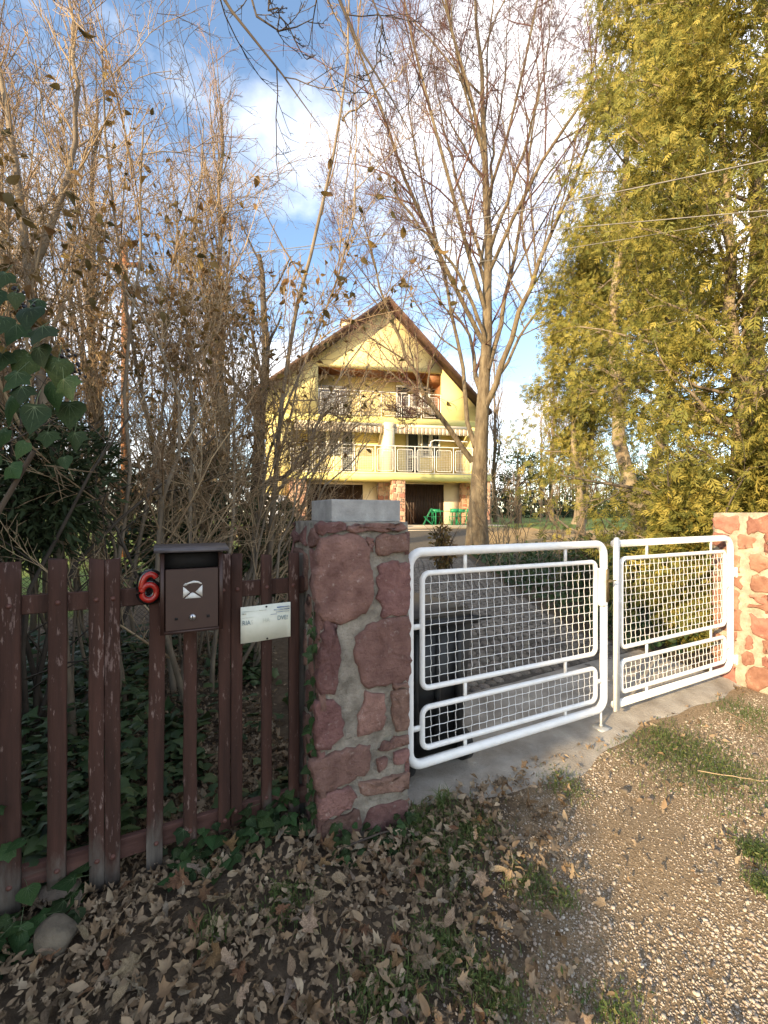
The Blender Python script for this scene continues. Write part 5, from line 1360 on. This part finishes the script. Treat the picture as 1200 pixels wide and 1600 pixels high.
# big ivy at the picture edge
bl = np.array([-.98, 1.02, 0]); iv = thing('ivy_plant', bl, 'large-leaved climbing ivy with black berries hanging in at the picture edge', 'ivy')
P = [limb([(-.12, .0, -.02), (-.1, .02, 1.0), (.0, .0, 1.8), (.08, .0, 2.05)], .018, .006, 10, rgi, .01), limb([(-.12, .05, -.02), (-.15, .05, 1.0), (.05, .03, 1.6), (.16, .0, 1.75)], .014, .005, 10, rgi, .01), limb([(-.16, .05, .8), (-.1, .05, 1.5), (-.06, .0, 2.0), (-.02, .0, 2.2)], .012, .004, 10, rgi, .01)]
Geo().tubes(np.stack([p[0] for p in P]), np.stack([p[1] for p in P]), 6).build('stem', MT['dark_twig'], iv, True)
for px_, py_, sz, me_i in ((45, 575, 54, 2), (83, 617, 50, 2), (108, 650, 52, 3), (70, 530, 50, 0), (92, 580, 48, 2), (28, 525, 46, 0), (5, 570, 44, 1), (5, 510, 40, 2), (60, 560, 44, 3), (100, 610, 46, 0), (48, 500, 52, 2), (20, 640, 56, 2), (55, 655, 54, 3), (10, 690, 46, 2), (118, 690, 36, 0), (30, 600, 46, 1), (-20, 540, 50, 0), (-25, 620, 56, 2), (-10, 470, 40, 1), (10, 440, 34, 0), (-15, 730, 50, 2), (75, 690, 36, 1), (40, 705, 34, 2), (-25, 800, 46, 3), (-40, 900, 46, 1), (25, 470, 30, 2), (-30, 1000, 44, 0), (100, 725, 26, 3), (62, 480, 28, 0), (-30, 420, 44, 2), (35, 620, 40, 0), (15, 745, 40, 1)):
    Y = rgi.uniform(.93, 1.10); p = at(px_, py_ - sz * .4, Y) - bl
    leaf_at(iv, IVM[me_i], p, (rgi.normal() * .35, -.25 + rgi.normal() * .15, -1), (rgi.normal() * .35, -1, .45 + rgi.normal() * .2), sz * Y / 680 * .95)
sph = bmesh.new(); bmesh.ops.create_icosphere(sph, subdivisions=1, radius=1); bme = bpy.data.meshes.new('berry'); sph.to_mesh(bme); sph.free(); bme.materials.append(MT['berry'])
for p_ in bme.polygons: p_.use_smooth = True
for cx, cy in ((28, 462), (100, 562), (118, 582), (38, 485)):
    c0 = at(cx, cy, 1.02) - bl
    cl = put('berry_cluster', Geo().tubes(np.array([[c0 + [-.02, .02, .03], c0]]), np.array([[.002, .002]]), 4).mesh('berry_cluster', MT['dark_twig']), iv)
    for k in range(14):
        o = put('berry', bme, cl, c0 + rgi.normal(size=3) * .011); o.scale = (.0042,) * 3
# leaves on the pillar corner
def ivy_patch(label, pts, stem_pts, size, group=None):
    t = thing('ivy_plant', stem_pts[0], label, 'ivy'); b0 = np.array(stem_pts[0])
    P_, R_ = limb(np.array(stem_pts) - b0, .006, .003, 12, rgi, .006); Geo().tubes(P_[None], R_[None], 5).build('stem', MT['dark_twig'], t)
    for p, d, n_ in pts: leaf_at(t, IVM[rgi.integers(0, 4)], np.array(p) - b0, d, n_, size[0] + (size[1] - size[0]) * rgi.random())
pts = []
for k in range(46):
    z = rgi.uniform(.05, 1.16); p = F(-.018 - rgi.random() * .02 + .04 * max(0, .5 - z) * rgi.normal(), .015 + rgi.random() * .06, z); pts.append((p, (rgi.normal() * .6, -.5, -.7 + rgi.normal() * .4), (-.7 + rgi.normal() * .3, -.9, .5)))
ivy_patch('narrow strip of small ivy leaves climbing the edge of the stone gate pillar', pts, [F(-.02, .05, 0), F(-.025, .04, .6), F(-.02, .045, 1.18)], (.03, .052))
def ground_patch(s0, s1, m0, m1, n, zmax, label, size):
    pts = []
    for k in range(n):
        s_, m_ = rgi.uniform(s0, s1), rgi.uniform(m0, m1); p = F(s_, m_); p[2] = gz(p[0], p[1]) + rgi.random() ** 1.3 * zmax * np.clip((m_ - m0) / (m1 - m0) + .25, 0, 1)
        pts.append((p, (rgi.normal() * .7, -.7 + rgi.normal() * .4, -.25 + rgi.normal() * .2), (rgi.normal() * .35, -.35, 1)))
    a_, b_ = F(s0, (m0 + m1) / 2), F(s1, (m0 + m1) / 2); a_[2] = gz(a_[0], a_[1]); b_[2] = gz(b_[0], b_[1])
    ivy_patch(label, pts, [a_, (a_ + b_) / 2 + [0, 0, .02], b_], size)
ground_patch(-1.45, -.93, .02, .26, 60, .17, 'dark large-leaved ivy on the ground at the picture edge below the end pickets', (.06, .10))
ground_patch(-.62, -.01, .04, .24, 100, .17, 'green ivy clump at the foot of the fence between mailbox and stone pillar', (.04, .075))
ground_patch(.02, .56, -.16, -.01, 80, .09, 'small green ivy growing round the foot of the stone gate pillar', (.028, .052))
ground_patch(-1.35, -1.1, .10, .2, 14, .5, 'ivy leaves hanging over the outermost picket', (.05, .08))

# ------------------------------------------------------------------ chain-link fence behind
cf = thing('chain_link_fence', (-4.9, 5.3, float(gz(-4.9, 5.3))), 'rusty chain-link fence panel behind the first pickets', 'fence', math.radians(24))
g = Geo(); Wd, Hh, pc = 2.3, 1.35, .062
P = []
for c in np.arange(-Hh, Wd, pc):
    for sg_ in (1, -1):
        pts_ = [(max(c, 0), max(-c, 0)), (min(c + Hh, Wd), min(Hh, Wd - c))]
        if sg_ < 0: pts_ = [(x, Hh - z) for x, z in pts_]
        P.append([(pts_[0][0], .002 * sg_, pts_[0][1] + .05), (pts_[1][0], .002 * sg_, pts_[1][1] + .05)])
P = np.array(P); g.tubes(P, np.full(P.shape[:2], .0022), 4); g.build('wire_mesh', MT['dark_twig'], cf)
for x in (0, Wd): Geo().tubes(np.array([[(x, 0, -.1), (x, 0, 1.45)]]), np.full((1, 2), .022), 8, cap=True).build('post', MT['wire'], cf)

# ------------------------------------------------------------------ overhead cables
def cable(label, a, b, sag, r):
    t_ = np.linspace(0, 1, 30)[:, None]; P_ = np.array(a) * (1 - t_) + np.array(b) * t_; P_[:, 2] -= sag * 4 * (t_ * (1 - t_))[:, 0]
    o = Geo().tubes(P_[None], np.full((1, 30), r), 6).build('overhead_cable', MT['cable'], None, True); tag(o, label, 'cable', 'overhead cables to the house')
PB = at(195, 405, 12.0)
pole = thing('utility_pole', (PB[0], PB[1], float(gz(PB[0], PB[1]))), 'slim brown wooden pole standing in the bare thicket and carrying the cables', 'pole')
Geo().tubes(np.array([[(0, 0, -.2), (0, 0, PB[2] + .4 - float(gz(PB[0], PB[1])))]]), np.array([[.11, .08]]), 10, cap=True).build('shaft', MT['brownwood'], pole, True)
Geo().box(-.5, .5, -.05, .05, PB[2] - .7, PB[2] - .6).build('crossarm', MT['brownwood'], pole)
for k in (-.4, 0, .4): Geo().tubes(np.array([[(k, 0, PB[2] - .6), (k, 0, PB[2] - .45)]]), np.full((1, 2), .035), 8, cap=True).build('insulator', MT['house_white'], pole)
cable('upper overhead cable crossing in front of the thujas, thickest of three', at(1290, 232, 3.9), PB, .30, .0065)
cable('overhead cable joining the thickest one, slacker at the thuja edge', at(1290, 322, 3.9), PB + [0, 0, -.05], .06, .005)
cable('lowest thin overhead cable passing behind the forked tree', at(1290, 322, 4.6), PB + [0, .1, -1.0], .22, .0045)

# ------------------------------------------------------------------ litter, gravel, weeds
rgl = np.random.default_rng(71)
def litter_density(x, y):
    s, m = to_sm(x, y)
    d = 1 - zone_gravel(x, y)
    d = np.where(m > .25, np.where(s < .1, .95, .12), d)
    return d * np.where((m > -.05) & (m < .55) & (s > 0) & (s < .5), 0, 1)
n = 50000
x = rgl.uniform(-3.2, 3.2, n); y = rgl.uniform(1.05, 5.5, n) ; dens = np.clip(litter_density(x, y), .035, 1)
keep = rgl.random(n) < dens * np.where(y > 3.4, .45, 1); x, y = x[keep], y[keep]
s, m = to_sm(x, y); keep = ~((m > .1) & (s > .5)) ; x, y = x[keep], y[keep]
z = gz(x, y) + .002 + rgl.random(len(x)) ** 2 * .022
def curled(tm, seed):
    V, Fa = tm; V = V.copy(); rg_ = np.random.default_rng(seed)
    V[:, 2] = .6 * V[:, 2] + rg_.uniform(-.6, 1.8) * V[:, 0] ** 2 + rg_.uniform(-.7, .9) * (V[:, 1] - .5) ** 2 + rg_.uniform(-.8, .8) * V[:, 0] * (V[:, 1] - .4) + rg_.normal(size=len(V)) * .05
    V[:, :2] += rg_.normal(size=(len(V), 2)) * .025
    V[:, 0] *= rg_.uniform(.6, 1.0)
    return V, Fa
g = Geo(); VAR = [curled(tm, 200 + k) for k, tm in enumerate((MAPLE, OVAL, OAK, OVAL, MAPLE, OVAL, OAK, OVAL, MAPLE, OVAL, OVAL, OAK, MAPLE, OVAL))]
kind = rgl.integers(0, len(VAR), len(x))
for k, tm in enumerate(VAR):
    q = kind == k; nq = q.sum()
    scatter(g, *tm, np.stack([x[q], y[q], z[q]], 1), rgl.normal(size=(nq, 3)) * [1, 1, .55], (.020 + .042 * rgl.random(nq) ** 1.6), rng=rgl, flat=np.tile([0, 0, 1.0], (nq, 1)) + rgl.normal(size=(nq, 3)) * .75)
tag(g.build('leaf_litter', MT['litter']), 'bed of small dry brown leaves along the fence foot', 'leaf litter', kind='stuff')
# 290 biggest leaves one by one
LM = []
for nm, tm, mt in (('maple', MAPLE, 'leaf_tan'), ('maple', MAPLE, 'leaf_rust'), ('oval', OVAL, 'leaf_grey'), ('oval', OVAL, 'leaf_tan'), ('oak', OAK, 'leaf_tan'), ('oak', OAK, 'leaf_grey'), ('oval', OVAL, 'leaf_rust')):
    for c_ in range(4):
        V, Fa = curled(tm, len(LM) + 900); rg_ = np.random.default_rng(len(LM))
        g_ = Geo(); g_.add(V, Fa); g_.tubes(np.array([[(0, .02, V[0, 2]), (.02, -.2, 0), (-.03, -.42, .03)]]), np.array([[.012, .01, .008]]), 3)
        LM.append((nm, mt, g_.mesh('fallen_leaf', MT[mt], True)))
LAB = {'leaf_tan': 'tan', 'leaf_rust': 'rust-brown', 'leaf_grey': 'greyish'}
SHP = {'maple': 'lobed maple-like', 'oval': 'oval curled', 'oak': 'narrow wavy-edged'}
cnt = 0
while cnt < 285:
    x = rgl.uniform(-1.7, 1.5); y = rgl.uniform(1.15, 2.6); 
    s, m = to_sm(x, y)
    if m > .12 and s < .6 or (m > -.08 and 0 < s < .55) or s > .5 and m > -.02: continue
    if rgl.random() > max(.05, litter_density(x, y)): continue
    nm, mt, me = LM[rgl.integers(0, len(LM))]
    o = put('fallen_leaf', me, None, (x, y, float(gz(x, y)) + .016 + .02 * rgl.random()), (rgl.normal() * .6, rgl.normal() * .6, rgl.uniform(0, 6.28)))
    sz = rgl.uniform(.045, .09) * (1.05 if nm == 'maple' else .9); o.scale = (sz, sz, sz)
    place = 'below the end pickets' if s < -.75 else 'under the mailbox' if s < -.3 else 'below the white sign' if s < .05 else 'before the stone pillar' if s < .5 else 'towards the gravel'
    if m < -.62: place = 'at the bottom edge ' + place
    tag(o, f"{'larger' if sz > .067 else 'smaller'} {LAB[mt]} {SHP[nm]} dry leaf {place}", 'leaf', 'large fallen leaves'); cnt += 1

# gravel
ico = bmesh.new(); bmesh.ops.create_icosphere(ico, subdivisions=1, radius=.5); PV = np.array([v.co[:] for v in ico.verts]); PF = np.array([[v.index for v in f.verts] for f in ico.faces]); ico.free()
OV = np.array([(.5, 0, 0), (-.5, 0, 0), (0, .6, .05), (.05, -.55, 0), (.05, 0, .33), (0, .05, -.33)]); OF = np.array([[0, 2, 4], [2, 1, 4], [1, 3, 4], [3, 0, 4], [2, 0, 5], [1, 2, 5], [3, 1, 5], [0, 3, 5]])
def gravel_spots(n, lo):
    y = 1.15 + 3.6 * rgl.random(n) ** 1.35; x = -.3 + (y * 1.25 + .9) * rgl.random(n); s, m = to_sm(x, y)
    pit = .5 + .5 * np.sin(x * 3.1 + y * 1.7) * np.sin(y * 2.9 - x * 1.3) + .4 * np.sin(x * 7 - y * 5)
    keep = (rgl.random(n) < np.clip(zone_gravel(x, y), .02, 1) * np.clip(pit + lo, .1, 1)) & ((m < .0) | (s > 4.2))
    return x[keep], y[keep]
g = Geo()
for n_, lo, smin, smax, TV, TF in ((95000, .6, .003, .009, OV, OF), (11000, .15, .008, .016, PV * [1, 1.3, .65], PF)):
    x, y = gravel_spots(n_, lo); n = len(x); sz = smin + (smax - smin) * rgl.random(n) ** 1.8
    jit_ = TV * (1 + rgl.normal(size=TV.shape) * .12)
    scatter(g, jit_, TF, np.stack([x, y, gz(x, y) - .019 + sz * .15], 1), rgl.normal(size=(n, 3)) * [1, 1, .3], sz * 1.15, rng=rgl, flat=np.tile([0, 0, 1.0], (n, 1)) + rgl.normal(size=(n, 3)) * .35)
tag(g.build('gravel', MT['gravel']), 'pale loose gravel on the drive before the gate', 'gravel', kind='stuff')
# single stones
def rock(name, loc, size, label, seed, mat='rock', group=None):
    rg_ = np.random.default_rng(seed); bm_ = bmesh.new(); bmesh.ops.create_icosphere(bm_, subdivisions=3, radius=.5)
    dirs = nrm(rg_.normal(size=(9, 3))); off = rg_.uniform(.30, .46, 9)
    for v in bm_.verts:
        p = np.array(v.co)
        for d_, o_ in zip(dirs, off):
            k = p @ d_
            if k > o_: p = p - d_ * (k - o_)
        v.co = Vector(p * size * (1 + .03 * math.sin(9 * p[0] + seed) * math.cos(8 * p[1]) + rg_.normal() * .010))
    me = bpy.data.meshes.new(name); bm_.to_mesh(me); bm_.free(); me.materials.append(MT[mat]); me.polygons.foreach_set('use_smooth', [True] * len(me.polygons)); o = put(name, me, None, loc); tag(o, label, 'stone', group); return o
def rk(px_, py_, w, label, seed, flat_=.6, zoff=0, mat='rock'):
    Y = EYE * 680 / (py_ - 806); p = at(px_, py_, Y); s_ = w * Y / 680; p[2] = gz(p[0], p[1]) + s_ * flat_ * .3 + zoff
    return rock('stone', p, np.array([s_, s_ * .8, s_ * flat_]), label, seed, mat)
rk(88, 1490, 66, 'large rounded grey-brown stone in the litter at the picture edge', 1, .9)
rk(95, 1405, 60, 'pale broken stone under the dark ivy by the double picket', 2, .55)
rk(975, 1238, 14, 'pale stone lying on the gravel beyond the grass strip', 3); rk(1015, 1250, 10, 'small grey stone beside the pale one on the gravel', 4); rk(890, 1320, 9, 'small pale stone in the middle of the gravel', 5); rk(1120, 1330, 10, 'round whitish stone by the grass tuft at the picture edge', 6); rk(1180, 1190, 12, 'pinkish stone near the foot of the sunlit pillar', 7)
for i, (s_, m_, w_, lab) in enumerate(((-.95, 1.1, .13, 'whitish rubble stone in the shade behind the first gap of the fence'), (-1.0, 1.3, .11, 'smaller whitish rubble stone lying on a larger one behind the fence'), (-.72, 1.0, .12, 'pale flat stone behind the fence below the house number'), (-1.15, 1.2, .10, 'pale stone among ivy behind the end picket'))):
    p = F(s_, m_); p[2] = gz(p[0], p[1]) + .06; rock('stone', p, np.array([w_, w_ * .8, w_ * .6]), lab, 20 + i)
# grass blades and small weeds
def blades(x, y, L, bend, rng_, per=1, w=.004):
    n_ = len(x); a_ = rng_.uniform(0, 6.28, n_); k = rng_.uniform(.3, 1.1, n_) * bend
    z = gz(x, y) - .004; dx, dy = np.cos(a_), np.sin(a_); pxx, pyy = -dy * w / 2, dx * w / 2
    b0 = np.stack([x + pxx, y + pyy, z], 1); b1 = np.stack([x - pxx, y - pyy, z], 1)
    mx_, mz = L * .5 * k * .5, L * .6; m0 = np.stack([x + dx * mx_ + pxx * .8, y + dy * mx_ + pyy * .8, z + mz], 1); m1 = np.stack([x + dx * mx_ - pxx * .8, y + dy * mx_ - pyy * .8, z + mz], 1)
    tp = np.stack([x + dx * L * k, y + dy * L * k, z + L * np.maximum(.25, 1 - .5 * k)], 1)
    V = np.stack([b0, b1, m1, m0, tp], 1).reshape(-1, 3); i0 = np.arange(n_) * 5
    return V, [np.stack([i0, i0 + 1, i0 + 2, i0 + 3], 1), np.stack([i0 + 3, i0 + 2, i0 + 4], 1)]
g = Geo(); xs_, ys_, Ls = [], [], []
def patch(px_, py_, w, n_, L, asp=.5):
    Y = EYE * 680 / (py_ - 806); c = at(px_, py_, Y); r_ = w / 2 * Y / 680
    q = rgl.normal(size=(n_, 2)) * [r_ * .55, r_ * asp * Y / 1.6]; xs_.append(c[0] + q[:, 0]); ys_.append(np.maximum(c[1] + q[:, 1], 1.1)); Ls.append(L * .75 * rgl.uniform(.35, 1.15, n_))
for a_ in ((1030, 1175, 150, 1500, .05), (1120, 1200, 120, 1100, .05), (1180, 1125, 90, 900, .06), (1185, 1330, 50, 500, .05), (1040, 1150, 90, 600, .05), (880, 1225, 60, 380, .045), (690, 1350, 110, 700, .07), (740, 1300, 90, 600, .06), (650, 1290, 70, 550, .10), (830, 1390, 70, 400, .05), (600, 1560, 120, 700, .05), (700, 1500, 130, 600, .07), (450, 1430, 90, 260, .07), (880, 1410, 40, 160, .04), (780, 1560, 100, 400, .05), (960, 1590, 120, 350, .04), (330, 1480, 60, 120, .09), (1090, 1190, 200, 700, .04), (1190, 1380, 40, 300, .05), (690, 1260, 30, 120, .16), (500, 1285, 50, 160, .14)):
    patch(*a_)
x, y, L = np.concatenate(xs_), np.concatenate(ys_), np.concatenate(Ls); s, m = to_sm(x, y)
ok = ~((m > -.02) & (s > -.02) & (s < .5)) & ~((m > .05) & (s > .55) & (s < 4.1)); x, y, L = x[ok], y[ok], L[ok]
V, fs = blades(x, y, L, .9, rgl, w=.0036); g.add(V, fs, 0, np.repeat(np.clip(rgl.normal(size=len(x)) * .22 + .45, 0, 1), 5))
tag(g.build('grass', MT['grass']), 'short green grass and weeds sprouting through gravel and litter', 'grass', kind='stuff')
# clover-like weed leaves in the same spots
g = Geo(); ii = rgl.choice(len(x), 2600); p = np.stack([x[ii] + rgl.normal(size=2600) * .02, y[ii] + rgl.normal(size=2600) * .02, np.zeros(2600)], 1); p[:, 2] = gz(p[:, 0], p[:, 1]) + .005 + .02 * rgl.random(2600)
scatter(g, *SMALL, p, rgl.normal(size=(2600, 3)) * [1, 1, .3] + [0, 0, .2], .014 + .016 * rgl.random(2600), rng=rgl, flat=np.tile([0, 0, 1.0], (2600, 1)) + rgl.normal(size=(2600, 3)) * .4)
tag(g.build('weeds', MT['grass']), 'small green weed leaves among the dry leaves', 'weeds', kind='stuff')
# sticks
for i, (x0, y0, x1, y1, lab) in enumerate(((64, 1378, 86, 1428, 'thin straight twig standing in the litter by the dark ivy'), (120, 1450, 140, 1376, 'thin curved stalk leaning on the double picket'), (1135, 1120, 1198, 1158, 'thin dark root lying on the concrete edge before the sunlit pillar'), (1090, 1212, 1200, 1228, 'long thin stick in the grass at the picture edge'), (105, 1595, 175, 1540, 'pale bent twig lying on the leaves at the bottom edge'), (170, 1500, 205, 1440, 'pale dry stalk lying among the leaves below the double picket'))):
    a_ = at(x0, y0, EYE * 680 / (y0 - 806)); b_ = at(x1, y1, EYE * 680 / (y1 - 806)); mid_ = (a_ + b_) / 2 + rgl.normal(size=3) * .02
    for q in (a_, mid_, b_): q[2] = gz(q[0], q[1]) + .02
    P_, R_ = limb([a_, mid_, b_], .0035, .0018, 9, rgl, .003); o = Geo().tubes(P_[None], R_[None], 5).build('twig', MT['shrub_twig'], None, True); tag(o, lab, 'twig', 'loose twigs on the ground')
